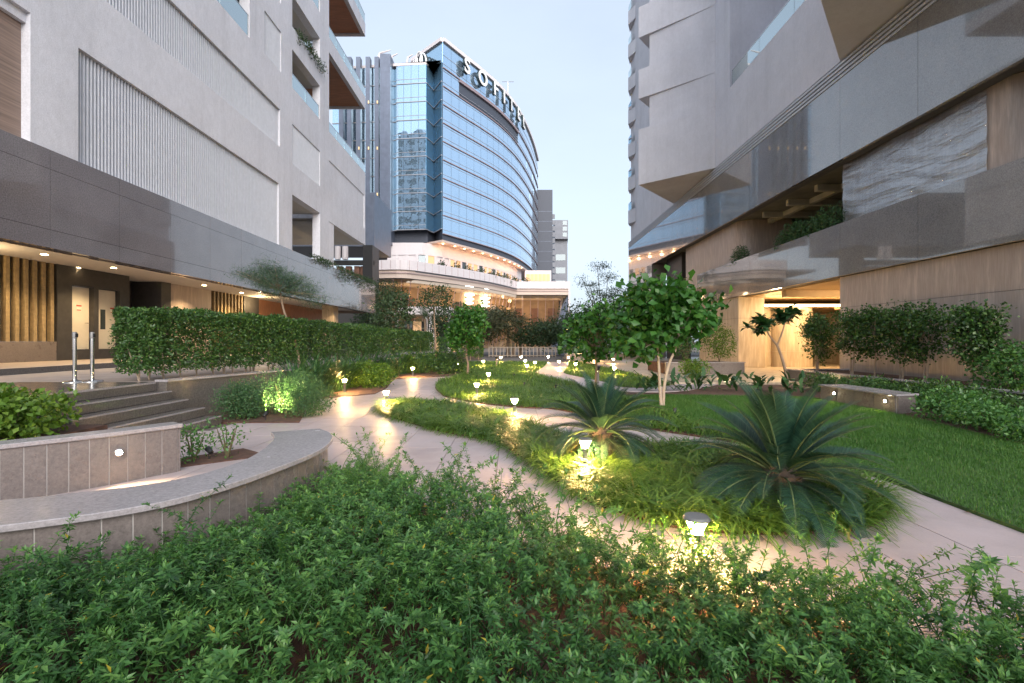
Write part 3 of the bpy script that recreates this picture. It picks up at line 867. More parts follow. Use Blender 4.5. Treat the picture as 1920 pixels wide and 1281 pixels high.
# far pier that brings the upper band down to the ground
MB().box(BX+.006, BX+1.2, ry(1222), 49.8, 0, 8.14).build('granite_pier', M['granite_r'], RBD)
MB().box(BX+.9, BX+1.6, ry(1256), ry(1230), 0, 8.3).build('column', M['darkwall'], RBD)
# slabs
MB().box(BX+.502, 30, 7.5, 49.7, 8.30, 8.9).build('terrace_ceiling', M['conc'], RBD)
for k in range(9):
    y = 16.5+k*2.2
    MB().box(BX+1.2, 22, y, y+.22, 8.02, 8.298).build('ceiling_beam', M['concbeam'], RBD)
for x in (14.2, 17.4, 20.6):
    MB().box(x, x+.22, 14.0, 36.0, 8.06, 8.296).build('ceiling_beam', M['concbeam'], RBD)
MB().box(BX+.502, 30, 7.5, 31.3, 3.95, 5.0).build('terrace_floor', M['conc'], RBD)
MB().box(22.6, 23.0, 7.5, 49.7, 0, 12).build('back_wall', M['darkwall'], RBD)
MB().box(BX+.51, 30, 7.5, 10.5, 5.0, 8.3).build('core', M['darkwall'], RBD)
MB().box(BX+.51, 30, 7.5, 10.0, 0, 3.95).build('core', M['darkwall'], RBD)
# upper travertine masses with rounded end
def rounded_block(x, Y0, Y1, z0, z1, r, name, near=True, far=False, deep=3.0, mat='trav', joints=()):
    P = []
    if near: P += [(x+r-r*math.cos(a), Y0+r-r*math.sin(a)) for a in np.linspace(math.pi/2, 0, 9)]
    else: P += [(x, Y0)]
    if far: P += [(x+r-r*math.cos(a), Y1-r+r*math.sin(a)) for a in np.linspace(0, math.pi/2, 9)]
    else: P += [(x, Y1)]
    P += [(x+deep, Y1), (x+deep, Y0)]
    zs = [z0, *joints, z1]
    for a, b in zip(zs[:-1], zs[1:]):
        MB().prism(P, a+.006, b-.006).build(name, M[mat], RBD, smooth=True)
    if joints: MB().prism([(p[0]+.02, p[1]+.02) for p in P], z0+.01, z1-.01).build('joint_core', M['shadow_gap'], RBD)
TX = BX+.55
rounded_block(TX, 11.9, ry(1581, TX), 5.0, 8.28, .9, 'travertine_block')
rounded_block(TX, ry(1384, TX), ry(1286, TX), 5.0, 8.28, 1.0, 'travertine_block')
# wrinkled protective film over the near upper block
mf, nt, b = new_mat('clear_wrinkled_film')
tr = nt.nodes.new('ShaderNodeBsdfTransparent'); gl = nt.nodes.new('ShaderNodeBsdfGlossy'); gl.inputs['Roughness'].default_value = .16
gl.inputs['Color'].default_value = (.95, .95, .95, 1)
fr = nt.nodes.new('ShaderNodeFresnel'); fr.inputs['IOR'].default_value = 1.5
mth = nt.nodes.new('ShaderNodeMath'); mth.operation = 'ADD'; mth.inputs[1].default_value = .30
nt.links.new(fr.outputs[0], mth.inputs[0])
vv = coords(nt, (1, .55, 3.4), (R(14), 0, 0))
bp = nt.nodes.new('ShaderNodeBump'); bp.inputs['Strength'].default_value = .9; bp.inputs['Distance'].default_value = .05
nt.links.new(noise(nt, vv, 2.2, 5, .6), bp.inputs['Height'])
nt.links.new(bp.outputs[0], gl.inputs['Normal']); nt.links.new(bp.outputs[0], fr.inputs['Normal'])
mx = nt.nodes.new('ShaderNodeMixShader'); nt.links.new(mth.outputs[0], mx.inputs[0]); nt.links.new(tr.outputs[0], mx.inputs[1]); nt.links.new(gl.outputs[0], mx.inputs[2])
nt.links.new(mx.outputs[0], nt.nodes['Material Output'].inputs['Surface'])
fm = MB(); ny, nz = 60, 30
ya, yb = 12.75, ry(1581, TX)-.02
for j in range(nz+1):
    for i in range(ny+1):
        y = ya+(yb-ya)*i/ny; z = 5.85+(8.2-5.85)*j/nz
        w = .022+.010*math.sin(y*1.3+z*6+1.3*math.sin(z*2.7+y))+.007*math.sin(y*2.6-z*13+2*math.sin(y*1.7))
        fm.v.append((TX-.012-max(w, 0), y, z))
for j in range(nz):
    for i in range(ny):
        a = j*(ny+1)+i; fm.f.append([a, a+ny+1, a+ny+2, a+1])
fm.build('protective_film', mf, RBD, smooth=True)
# ground floor
GXR = BX+.2
rounded_block(GXR, 7.6, ry(1575, GXR), .1, 3.895, .6, 'travertine_wall', near=False, deep=4.0, joints=(2.75,))
rounded_block(GXR-.1, ry(1384, GXR-.1), 31.2, .1, 3.895, .05, 'travertine_column', deep=1.4, mat='trav_light', joints=(2.75,))
for x, y, r in ((13.9, 27.5, .75), (15.6, 27.0, .95), (19.5, 27.5, .7)):
    P = [(x+r*1.15*math.cos(a), y+r*.8*math.sin(a)) for a in np.linspace(0, 2*math.pi, 33)[:-1]]
    MB().prism(P, .1, .95).build('lobby_column', M['trav_light'], RBD, smooth=True)
    MB().prism(P, .958, 3.4).build('lobby_column', M['trav_light'], RBD, smooth=True)
MB().box(BX+.503, 22.5, 17.8, 40, 3.86, 3.945).build('entrance_ceiling', M['wood_light'], RBD)
MB().box(BX+1.0, 22.5, 17.9, 18.2, 3.5, 3.858).build('ceiling_beam', M['wood_light'], RBD)
MB().prism([(BX+.6, 22.2), (22.4, 22.2), (22.4, 22.6), (BX+.6, 22.6)], 3.55, 3.858).build('ceiling_beam', M['wood_light'], RBD)
# lowered lobby ceiling with its glowing edge
MB().box(BX+1.6, 22.4, 26.2, 39, 3.38, 3.50).build('lobby_ceiling', M['wood_light'], RBD)
MB().box(BX+1.6, 22.4, 26.06, 26.19, 3.40, 3.50).build('cove_strip', M['em_strip'], RBD)
MB().box(17.2, 22.4, 24.2, 24.32, 3.18, 3.27).build('cove_strip', M['em_strip'], RBD)
MB().box(17.2, 22.4, 24.33, 25.8, 3.20, 3.34).build('lobby_ceiling', M['wood_light'], RBD)
MB().box(BX+1.6, 22.4, 32.0, 32.2, .1, 3.38).build('lobby_back_wall', M['trav_light'], RBD)
for x in (13.6, 16.9, 18.0):
    MB().box(x, x+.9, 31.9, 31.99, .12, 3.1).build('window_glass', M['glass_dark'], RBD)
lamp('lobby_light', 'AREA', (15.5, 20.4, 3.8), 190, size=3.0, aim=(15.5, 22.6, 0))
lamp('lobby_light', 'AREA', (15.2, 24.0, 3.5), 150, size=1.6, aim=(15.2, 27.5, 1.2))
lamp('lobby_light', 'AREA', (17.5, 20.0, 3.6), 90, size=2.0, aim=(17.5, 21, 0))
lamp('lobby_light', 'POINT', (12.9, 23.4, 3.0), 55, size=.2)
# tower above: pointed bays
def bay(Yc, Ya, Yb, ax=8.3):
    z = 11.76; full = True
    for top in (15.4, 17.4, 19.3, 21.4, 23.4, 25.4, 27.3, 29.4, 31.3, 33.4):
        a = (ax, Ya) if full else (ax+.62, Ya-.32)
        if full: P = [(BX, Yc), a, (BX, Yb), (BX+8, Yb), (BX+8, Yc)]
        else: P = [(BX, Yc), a, (BX-.1, Yb-1.3), (BX+8, Yb-1.3), (BX+8, Yc)]
        MB().prism(P, z+.004, top-.010).build('bay_storey' if full else 'bay_recess', M['white_r'], RBD)
        z = top; full = not full
bay(28.6, 31.7, 36.0)
bay(10.3, 13.4, 17.7)
MB().box(BX+.02, BX+.5, 17.7, 26.7, 11.76, 15.5).build('parapet', M['white_r'], RBD)
MB().box(BX+.02, BX+8, 26.702, 28.598, 11.76, 34).build('wall', M['white_r'], RBD)
MB().box(BX+4.5, BX+8, 17.7, 26.7, 11.76, 34).build('wall', M['white_r'], RBD)
MB().box(BX+.52, BX+4.5, 17.7, 26.7, 11.76, 14.4).build('balcony_floor', M['white_r'], RBD)
rail(RBD, BX+.12, 17.8, 26.6, 15.52, .85, 3)
# far flank with small corner balconies
MB().box(BX+.04, BX+8, 36.004, 49.0, 11.76, 52).build('wall', M['white_r'], RBD)
for k in range(10):
    z = 14.5+k*3.3
    MB().prism([(BX+.02, 47.0), (BX-.45, 48.1), (BX+.02, 49.3)], z-1.3, z).build('corner_balcony', M['white_r'], RBD)
    MB().box(BX-.30, BX-.28, 47.4, 48.6, z+.01, z+.8).build('glass_panel', M['glass_rail'], RBD)

# ------------------------------------------------ glass tower (hotel)
HT = thing('glass_tower', 'curved blue glass tower with a white podium at the end of the garden', 'building')
FAC = [(-13.5, 94.4), (-10.2, 99.6), (-6.8, 104.9), (-3.0, 111.6), (.6, 120.2), (3.6, 131.0), (6.2, 143.5), (8.3, 157.0)]
FAC = [Vector((p[0], p[1], 0)) for p in smooth_poly([(a, b, 0) for a, b in FAC], 14, False)]
def arc_at(P, L, s):
    for k in range(len(L)-1):
        if s <= L[k+1] or k == len(L)-2:
            return P[k].lerp(P[k+1], (s-L[k])/max(L[k+1]-L[k], 1e-9))
def arclen(P):
    L = [0]
    for a, b in zip(P[:-1], P[1:]): L.append(L[-1]+(b-a).length)
    return L
FL = arclen(FAC)
NP = 27
FN = [arc_at(FAC, FL, FL[-1]*k/NP) for k in range(NP+1)]
PWD = FL[-1]/NP
ZF = [22.6+3.6*k for k in range(10)]       # floor lines up to 55.0
pane_me = MB().box(-PWD/2+.03, PWD/2-.03, -.05, .05, .02, 3.55).mesh('glass_pane', M['pane_blue'])
top_me = MB().box(-PWD/2+.03, PWD/2-.03, -.05, .05, .02, 5.0).mesh('glass_pane', M['pane_blue'])
RECESS = range(2, 13)
for k in range(NP):
    a, b = FN[k], FN[k+1]; m = (a+b)/2; ang = math.atan2(b.y-a.y, b.x-a.x)
    for fi, z in enumerate(ZF[:-1]):
        if fi == 8 and k in RECESS: continue
        link('glass_pane', pane_me, HT, (m.x, m.y, z), (R(random.uniform(-.25, .25)), 0, ang+R(random.uniform(-.35, .35))))
    link('glass_pane', top_me, HT, (m.x, m.y, 55.0), (0, 0, ang))
def swept(line, outw, z0, z1, inw=.0):
    mb = MB()
    o = offset([(p.x, p.y) for p in line], outw); i = offset([(p.x, p.y) for p in line], -inw)
    for k in range(len(line)-1):
        mb.prism([o[k], o[k+1], i[k+1], i[k]], z0, z1)
    return mb
for z in ZF:
    swept(FN, .24, z-.13, z+.015, .1).build('ledge', M['ledge'], HT)
    swept(FN, .10, z+.72, z+.78, .0).build('glazing_bar', M['ledge_grey'], HT)
    if z < 54: swept(FN, .10, z+2.98, z+3.04, .0).build('glazing_bar', M['ledge_grey'], HT)
swept(FN, .10, 57.4, 57.46, .0).build('glazing_bar', M['ledge_grey'], HT)
swept(FN, .45, 60.0, 60.7, .6).build('parapet', M['hotel_white'], HT)
# dark sky terrace below the sign
rec = FN[2:14]
swept(rec, -1.6, 51.6, 54.75, 1.9).build('terrace_back', plain('mauve_terrace_panel', (.22, .20, .22), .6, var=.05), HT)
swept(rec, .30, 54.35, 54.78, 1.6).build('terrace_soffit', plain('grey_mauve_soffit', (.30, .24, .26), .6, var=.05), HT)
for k in range(3, 13):
    p = arc_at(FAC, FL, FL[-1]*k/NP); 
    MB().lathe([(.0, -.03), (.09, -.03), (.09, 0), (.0, 0)], c=(p.x-.6*math.sin(.95)+.0, p.y+.35, 54.34), n=8).build('terrace_lamp', M['em_lamp'], HT)
# body behind the glass
inner = offset([(p.x, p.y) for p in FN], -.12)
MB().prism(inner+[(-30, 160), (-36, 99.4), (-22.5, 97.4), (-16.9, 97.0), (-15.9, 100.2)], 21.4, 56.0).build('core', M['hotel_grey'], HT)
MB().prism(inner+[(-18, 158), (-20.4, 101.4)], 56.0, 60.0).build('core', M['pane_deep'], HT)
swept([Vector((-20.6, 101.2, 0)), Vector((-13.6, 94.4, 0))], .05, 56.0, 60.05, .1).build('upper_side', M['pane_pale'], HT)
swept([Vector((-20.9, 101.5, 0)), Vector((-13.6, 94.4, 0))], .45, 60.0, 60.7, .6).build('parapet', M['hotel_white'], HT)
MB().prism([(-13.9, 94.6), (-15.8, 98.2), (-16.9, 95.1), (-23.2, 95.7), (-40, 97.5), (-40, 104), (-20, 104)], 56.0, 56.5).build('roof_slab', M['hotel_white'], HT)
def flat_panes(a, b, n, mat, zs, extra=0.0, bars=True):
    a = Vector((*a, 0)); b = Vector((*b, 0)); w = (b-a).length/n; ang = math.atan2(b.y-a.y, b.x-a.x)
    me = MB().box(-w/2+.025, w/2-.025, -.05, .05, .02, 3.55).mesh('glass_pane', mat)
    for k in range(n):
        m = a.lerp(b, (k+.5)/n)
        for z in zs:
            link('glass_pane', me, HT, (m.x, m.y, z), (R(random.uniform(-.2, .2)), 0, ang+R(random.uniform(-.3, .3))))
    for z in zs:
        swept([a, b], .18, z-.12, z+.015, .05).build('ledge', M['ledge_grey'], HT)
        if bars: swept([a, b], .10, z+.80, z+.88, .0).build('glazing_bar', M['ledge_grey'], HT)
ZS = [20.0+3.6*k for k in range(10)]
M['pane_v'] = curtain_glass('matt_blue_corner_glass', (.16, .30, .42), .22, .6)
flat_panes((-15.9, 98.3), (-13.7, 94.5), 1, M['pane_v'], ZS[1:], bars=False)
flat_panes((-16.9, 95.1), (-15.9, 98.3), 1, M['pane_v'], ZS[1:], bars=False)
flat_panes((-22.9, 95.8), (-16.9, 95.1), 4, M['pane_pale'], ZS[1:])
flat_panes((-23.6, 96.4), (-22.95, 96.3), 1, M['pane_deep'], ZS[1:])
MB().box(-25.55, -23.55, 93.6, 99, 20.4, 57.2).build('corner_pier', M['hotel_fin'], HT)
flat_panes((-36, 97.0), (-25.6, 96.2), 7, M['pane_pale'], ZS[1:], bars=False)
for px in (706.5, 690, 672, 655, 640):
    x = (px-960)/FPX*94.8
    MB().prism([(x-.42, 95.8), (x-.42, 94.6), (x+.42, 94.6), (x+.42, 95.8)], 20.4, 57.2).build('fin', M['hotel_fin'], HT)
    for z in (30, 39, 48):
        MB().lathe([(.0, 0), (.12, 0), (.12, .5), (.0, .5)], c=(x+.2, 94.45, z), n=8).build('fin_lamp', M['em_win'], HT)
# roof gear
for (px, py, Y, l) in ((712, 100, 100, 2.2), (735, 106, 104, 1.2), (765, 108, 104, 1.0)):
    p = W(px, py, Y)
    MB().tube([(p.x-1.2, p.y, 56.5), (p.x, p.y, p.z), (p.x+l, p.y, p.z+.6)], [.35, .22, .1], 6).build('roof_gear', M['hotel_white'], HT)
for s in np.linspace(2, FL[-1]-4, 22):
    p = arc_at(FAC, FL, s)
    MB().tube([(p.x-.3, p.y+.3, 60.7), (p.x-.3, p.y+.3, 61.5)], .05, 5).build('roof_rail_post', M['ledge_grey'], HT)
p = arc_at(FAC, FL, 25)
MB().tube([(p.x, p.y+3, 60), (p.x, p.y+3, 65.5)], .08, 5).build('mast', M['ledge_grey'], HT)
MB().tube([(p.x-1.4, p.y+3, 65.4), (p.x+1.4, p.y+3, 65.4)], .08, 5).build('mast_arm', M['ledge_grey'], HT)
# underside, setback storey with lit windows
MB().prism(inner+[(-16, 130), (-17.5, 97.5)], 21.0, 21.39).build('underside', plain('pale_soffit_panel', (.65, .5, .42), .5, var=.03), HT)
SB_ = [Vector((p[0], p[1], 0)) for p in [(-24.8, 95.5), (-17.6, 95.4), (-14.2, 98.0), (-10.5, 104.0), (-6.8, 109.5), (-3.2, 116.5), (-.2, 124), (2.6, 134)]]
swept(SB_, .0, 18.6, 21.0, .5).build('setback_wall', M['hotel_white'], HT)
swept(SB_, .0, 13.8, 16.2, .5).build('setback_wall', M['hotel_white'], HT)
SL_ = arclen(SB_)
M['win_warm'] = emis('warm_room_glow', (1.0, .60, .30), .30)
for k in range(26):
    a = arc_at(SB_, SL_, SL_[-1]*(k+.06)/26); b = arc_at(SB_, SL_, SL_[-1]*(k+.94)/26)
    blank = k in (0, 1, 2, 5, 6)
    d = (b-a).normalized(); n = Vector((d.y, -d.x, 0))
    q = [a-n*.25, b-n*.25, b-n*.2, a-n*.2]
    MB().prism([(p.x, p.y) for p in q], 16.2, 18.6).build('wall_panel' if blank else 'window', M['hotel_white'] if blank else (M['glass_dark'] if k % 3 == 0 else M['win_warm']), HT)
    MB().prism([(p.x, p.y) for p in (b-n*.3, b+d*.5-n*.3, b+d*.5-n*.0, b-n*.0)], 16.2, 18.6).build('mullion', M['hotel_white'], HT)
for s in np.linspace(10, SL_[-1]-6, 12):
    p = arc_at(SB_, SL_, s)
    MB().lathe([(.0, -.05), (.13, -.05), (.13, 0), (.0, 0)], c=(p.x+1.6, p.y-.6, 20.99), n=10).build('soffit_lamp', M['em_strip'], HT)
    lamp('soffit_glow', 'POINT', (p.x+1.6, p.y-.7, 20.3), 42, (1, .55, .28), .3)
# podium
PO = [Vector((p[0], p[1], 0)) for p in smooth_poly([(-24.6, 85.5, 0), (-19.3, 85, 0), (-15.6, 88.2, 0), (-9.8, 95.4, 0), (-5.2, 102.0, 0), (-1.6, 109, 0), (1.3, 115.6, 0)], 5, False)] + [Vector((13.6, 115.8, 0))]
swept(PO, .0, 14.15, 15.85, .5).build('podium_parapet', M['hotel_white'], HT)
swept(PO, -.35, 12.7, 14.1, .5).build('podium_fascia', plain('warm_white_fascia', (.62, .50, .42), .5, var=.03), HT)
swept(PO, -.18, 13.55, 13.68, .1).build('ledge', M['ledge'], HT)
for s in np.linspace(0, arclen(PO)[-1], 34)[1:-1]:
    p = arc_at(PO, arclen(PO), s)
    MB().box(p.x-.03, p.x+.03, p.y-.03, p.y+.03, 14.2, 15.8).build('panel_joint', M['ledge'], HT)
MB().prism([(p.x, p.y+.5) for p in PO]+[(13.6, 150), (-30, 150), (-30, 86)], 13.9, 14.3).build('terrace_floor', M['far_grey'], HT)
MB().prism([(p.x, p.y+.9) for p in PO]+[(13.4, 130), (-30, 130), (-30, 86.5)], 12.0, 12.6).build('podium_ceiling', plain('warm_ceiling', (.6, .5, .4), .6, var=.03), HT)
# leaning lobby glass below the podium: inset at the foot
PL_ = arclen(PO); NG = 30
M['lobby_glass'] = clear_glass('bronze_lobby_glass', (.80, .70, .58), .12)
for k in range(NG):
    a = arc_at(PO, PL_, PL_[-1]*k/NG); b = arc_at(PO, PL_, PL_[-1]*(k+1)/NG)
    d = (b-a).normalized(); n = Vector((-d.y, d.x, 0))
    t0, t1 = a+n*.6+d*.03, b+n*.6-d*.03; b0, b1 = a+n*3.0+d*.03, b+n*3.0-d*.03
    MB().face([(b0.x, b0.y, 1.5), (b1.x, b1.y, 1.5), (t1.x, t1.y, 12.6), (t0.x, t0.y, 12.6)]).build('lobby_pane', M['lobby_glass'], HT)
    MB().tube([(t0.x, t0.y, 12.6), (b0.x, b0.y, .3)], .045, 4).build('mullion', M['ledge'], HT)
bk = [Vector((p.x-1.5, p.y+9, 0)) for p in PO]
swept(bk, .0, 0, 12.0, .3).build('lobby_back_wall', plain('honey_lobby_panel', (.42, .30, .18), .6, var=.25, scale=.5), HT)
bl = arclen(bk)
for s in np.linspace(2, bl[-1]-2, 13):
    p = arc_at(bk, bl, s)
    MB().box(p.x-.9, p.x+.9, p.y-.6, p.y-.3, random.choice((3, 5.5)), random.choice((8, 10))).build('lobby_panel', random.choice((M['darkwall'], M['brick_far'], M['hotel_white'], M['em_win'])), HT)
    lamp('lobby_light', 'POINT', (p.x+.5, p.y-4.5, 10.2), 130, (1, .74, .50), .5)
for px, py, Y in ((880, 556, 106), (910, 562, 110)):
    p = W(px, py, Y)
    t = thing('chandelier', 'tall white crystal chandelier behind the lobby glass, %s' % ('nearer the curved corner' if px < 900 else 'nearer the terrace pavilion'), 'chandelier', (p.x, p.y, p.z), 'lobby chandeliers')
    for k in range(5):
        MB().lathe([(.1, -1.8+k*.9), (1.1-.1*abs(k-2), -1.6+k*.9), (1.1-.1*abs(k-2), -1.3+k*.9), (.1, -1.1+k*.9)], n=10).build('crystal_tier', M['em_lamp'], t)
    MB().tube([(0, 0, 2.7), (0, 0, 12.3-p.z)], .03, 5).build('chain', M['chrome'], t)
# terrace pavilion and wedge end wall
pv = MB().box(3.2, 9.6, 118.4, 124, 16.1, 18.9)
pv.build('pavilion', M['hotel_white'], HT)
for k in range(6):
    MB().box(3.5+k*.98, 4.38+k*.98, 118.3, 118.39, 16.3, 18.0).build('window', M['win_warm'], HT)
MB().prism([(13.5, 116.0), (13.9, 116.0), (13.9, 140), (13.5, 140)], 0, 15.8).build('end_wall', M['hotel_white'], HT)
mbw = MB(); i0 = 0
mbw.v = [(9.4, 117.2, 0), (13.4, 116.4, 0), (13.4, 130, 0), (9.4, 130, 0), (12.6, 116.9, 12.5), (13.45, 116.4, 12.5), (13.45, 130, 12.5), (12.6, 130, 12.5)]
mbw.f = [[0,3,2,1], [4,5,6,7], [0,1,5,4], [1,2,6,5], [2,3,7,6], [3,0,4,7]]
mbw.build('leaning_wall', M['hotel_fin'], HT)
MB().box(-30, 13.4, 133, 140, 0, 12).build('core', M['darkwall'], HT)
# entrance canopy and columns at the foot
CP = thing('entrance_canopy', 'white flat canopy on slim posts before the glass tower', 'canopy')
p0, p1 = W(742, 576, 62), W(846, 583, 62)
MB().box(p0.x, p1.x, 61, 66, 4.9, 5.9).build('roof', M['hotel_white'], CP)
for px in (800, 808, 815, 745, 843):
    x = (px-960)/FPX*62
    MB().box(x-.17, x+.17, 61.6, 62.0, 0, 4.89).build('post', M['hotel_white'], CP)
for k in range(6):
    x = p0.x+.4+k*(p1.x-p0.x)/6
    MB().box(x, x+(p1.x-p0.x)/6-.12, 65.2, 65.3, .1, 4.2).build('glass_panel', M['win_warm'] if k % 2 else M['glass_dark'], CP)
# ---- sign letters and emblem
SG = thing('rooftop_sign', 'large white channel letters along the top of the curved glass tower', 'sign')
for ch, s in zip('SOFITEL', (6.3, 11.7, 16.8, 20.6, 24.6, 29.6, 34.3)):
    cu = bpy.data.curves.new('letter', 'FONT'); cu.body = ch; cu.size = 4.2; cu.align_x = 'CENTER'; cu.extrude = .05; cu.offset = .08
    to = bpy.data.objects.new('letter_tmp', cu); COL.objects.link(to)
    dg = bpy.context.evaluated_depsgraph_get(); me = bpy.data.meshes.new_from_object(to.evaluated_get(dg))
    cu.extrude = .28
    dg = bpy.context.evaluated_depsgraph_get(); me2 = bpy.data.meshes.new_from_object(to.evaluated_get(dg))
    bpy.data.objects.remove(to)
    for q, mt in ((me, M['letter']), (me2, M['letter_side'])):
        q.materials.clear(); q.materials.append(mt)
    a, b = arc_at(FAC, FL, s-.3), arc_at(FAC, FL, s+.3); d = (b-a).normalized(); n = Vector((d.y, -d.x, 0)); c = (a+b)/2
    lo = link('letter', me, SG, c+n*1.2+Vector((0, 0, 56.5)), (R(90), 0, math.atan2(d.y, d.x)))
    sd_ = link('letter_return', me2, lo); sd_.location = (0, 0, -.34)
EM = thing('tower_emblem', 'white emblem of interlaced loops beside the tower corner', 'emblem', (0, 0, 0))
d = (Vector((-13.6, 94.4, 0))-Vector((-20.6, 101.2, 0))).normalized(); n = Vector((d.y, -d.x, 0))
def loop(c, rx, rz, tilt, dp, mat, name, par):
    pts = []
    for a in np.linspace(0, 2*math.pi, 25):
        u = rx*math.cos(a); v = rz*math.sin(a); uu = u*math.cos(tilt)-v*math.sin(tilt); vz = u*math.sin(tilt)+v*math.cos(tilt)
        pts.append(c+d*uu+n*dp+Vector((0, 0, vz)))
    return MB().tube(pts, .17, 6, False).build(name, mat, par)
ec = Vector((-17.6, 98.3, 57.2))
for off, rx, rz, tl in ((-1.5, .9, 1.7, -.35), (0, 1.15, 2.1, 0), (1.5, .9, 1.7, .35)):
    l0 = loop(ec+d*off+Vector((0, 0, .3*(off == 0))), rx, rz, tl, 1.6, M['letter'], 'loop', EM)
    loop(ec+d*(off-.1)+Vector((0, 0, .3*(off == 0)-.05)), rx, rz, tl, 1.0, M['letter_side'], 'loop_return', l0)

# ------------------------------------------------ buildings beyond
T2 = thing('slate_tower', 'dark slate office tower right behind the curved glass tower', 'building')
z2 = EYE+(640.5-356)/FPX*165
x0, x1, x2 = [(px-960)/FPX*165 for px in (984, 1003, 1036)]
MB().box(x1, x2, 165, 190, 0, z2).build('wall', M['hotel_grey'], T2)
MB().prism([(x0, 170), (x1-.02, 165), (x1-.02, 190), (x0, 190)], 0, z2-.5).build('side_wing', M['hotel_fin'], T2)
for k in range(12):
    MB().prism([(x0-.2, 169.6), (x1+.02, 164.6), (x1+.02, 164.9), (x0-.2, 169.9)], 8+k*3.4, 8.4+k*3.4).build('ledge', M['ledge'], T2)
for k in range(13):
    MB().box(x1+.02, x2-.02, 164.94, 164.99, 5+k*3.4, 5.1+k*3.4).build('panel_joint', M['hotel_fin'], T2)
for k in range(20):
    MB().box(x2+.02, x2+1.0, 165.2+k*.1, 165.4+k*.1, 4+k*2.1, 5.6+k*2.1).build('screen_block', M['far_grey'], T2)
T3 = thing('grey_block', 'pale grey building with overhanging top storeys beyond the slate tower', 'building')
def X3(px): return (px-960)/FPX*200
def Z3(py): return EYE+(640.5-py)/FPX*200
MB().box(X3(1040), X3(1064), 200, 225, 0, Z3(450)).build('wall', M['far_grey'], T3)
MB().prism([(X3(1040), 198), (X3(1064), 198), (X3(1071), 215), (X3(1071), 225), (X3(1040), 225)], Z3(450)+.02, Z3(415)).build('overhang', M['far_grey'], T3)
for k in range(3):
    MB().box(X3(1054), X3(1062), 197.9, 197.98, Z3(446)+k*2.4, Z3(446)+1.7+k*2.4).build('window', M['glass_dark'], T3)
for k in range(6):
    MB().box(X3(1042), X3(1060), 199.9, 199.98, 8+k*5.4, 10.5+k*5.4).build('window', M['glass_dark'], T3)
T4 = thing('dark_frame_building', 'dark framed building with russet panels behind the pale balcony block', 'building')
def X4(px): return (px-960)/FPX*58
def Z4(py): return EYE+(640.5-py)/FPX*58
MB().box(-32, X4(702), 58, 66, Z4(462), Z4(455)+6).build('roof_mass', M['hotel_fin'], T4)
MB().box(-32, X4(702), 57.6, 58, Z4(498), Z4(489)).build('beam', M['metal_dark'], T4)
for px in (632, 648, 664, 676, 684):
    MB().box(X4(px), X4(px)+.62, 58, 58.6, Z4(524), Z4(499)).build('russet_panel', M['brick_far'], T4)
for px in (636, 650):
    MB().tube([(X4(px), 57.5, Z4(488)), (X4(px), 57.5, Z4(464))], .35, 10).build('column', M['hotel_white'], T4)
MB().box(X4(684), X4(702), 57.2, 60, 0, Z4(462)).build('pier', M['metal_dark'], T4)
MB().box(-32, X4(690), 60, 61, 0, Z4(525)).build('wall', M['darkwall'], T4)
# ---- fence and low wall across the far end of the garden
FY = 47.0
M['fence_metal'] = plain('tan_fence_paint', (.33, .28, .22), .5, var=.05)
fe = thing('metal_fence', 'pale metal picket fence across the far end of the garden', 'fence', (0, FY, 0))
xa, xb = (917-960)/FPX*FY, (1042-960)/FPX*FY
for z in (.12, .90):
    MB().box(xa, xb, -.03, .03, z, z+.06).build('rail', M['fence_metal'], fe)
nf = 18
for k in range(nf+1):
    x = xa+(xb-xa)*k/nf
    MB().box(x-.035, x+.035, -.045, .045, 0, 1.0).build('picket', M['fence_metal'], fe)
lwl = thing('low_boundary_wall', 'low dark boundary wall left of the picket fence', 'wall')
MB().box(-7.5, xa-.2, FY-8, FY-7.7, 0, .55).build('wall_face', M['granite_dark'], lwl)
MB().box(-7.5, xa-.2, FY-8.05, FY-7.65, .553, .60).build('cap', M['granite_cap'], lwl)
lw2 = thing('low_boundary_wall', 'low dark boundary wall under the clipped hedge right of the fence', 'wall')
MB().box(xb+.1, 11, FY-8, FY-7.7, 0, .50).build('wall_face', M['granite_wall'], lw2)
MB().box(xb+.1, 11, FY-8.05, FY-7.65, .503, .55).build('cap', M['granite_cap'], lw2)

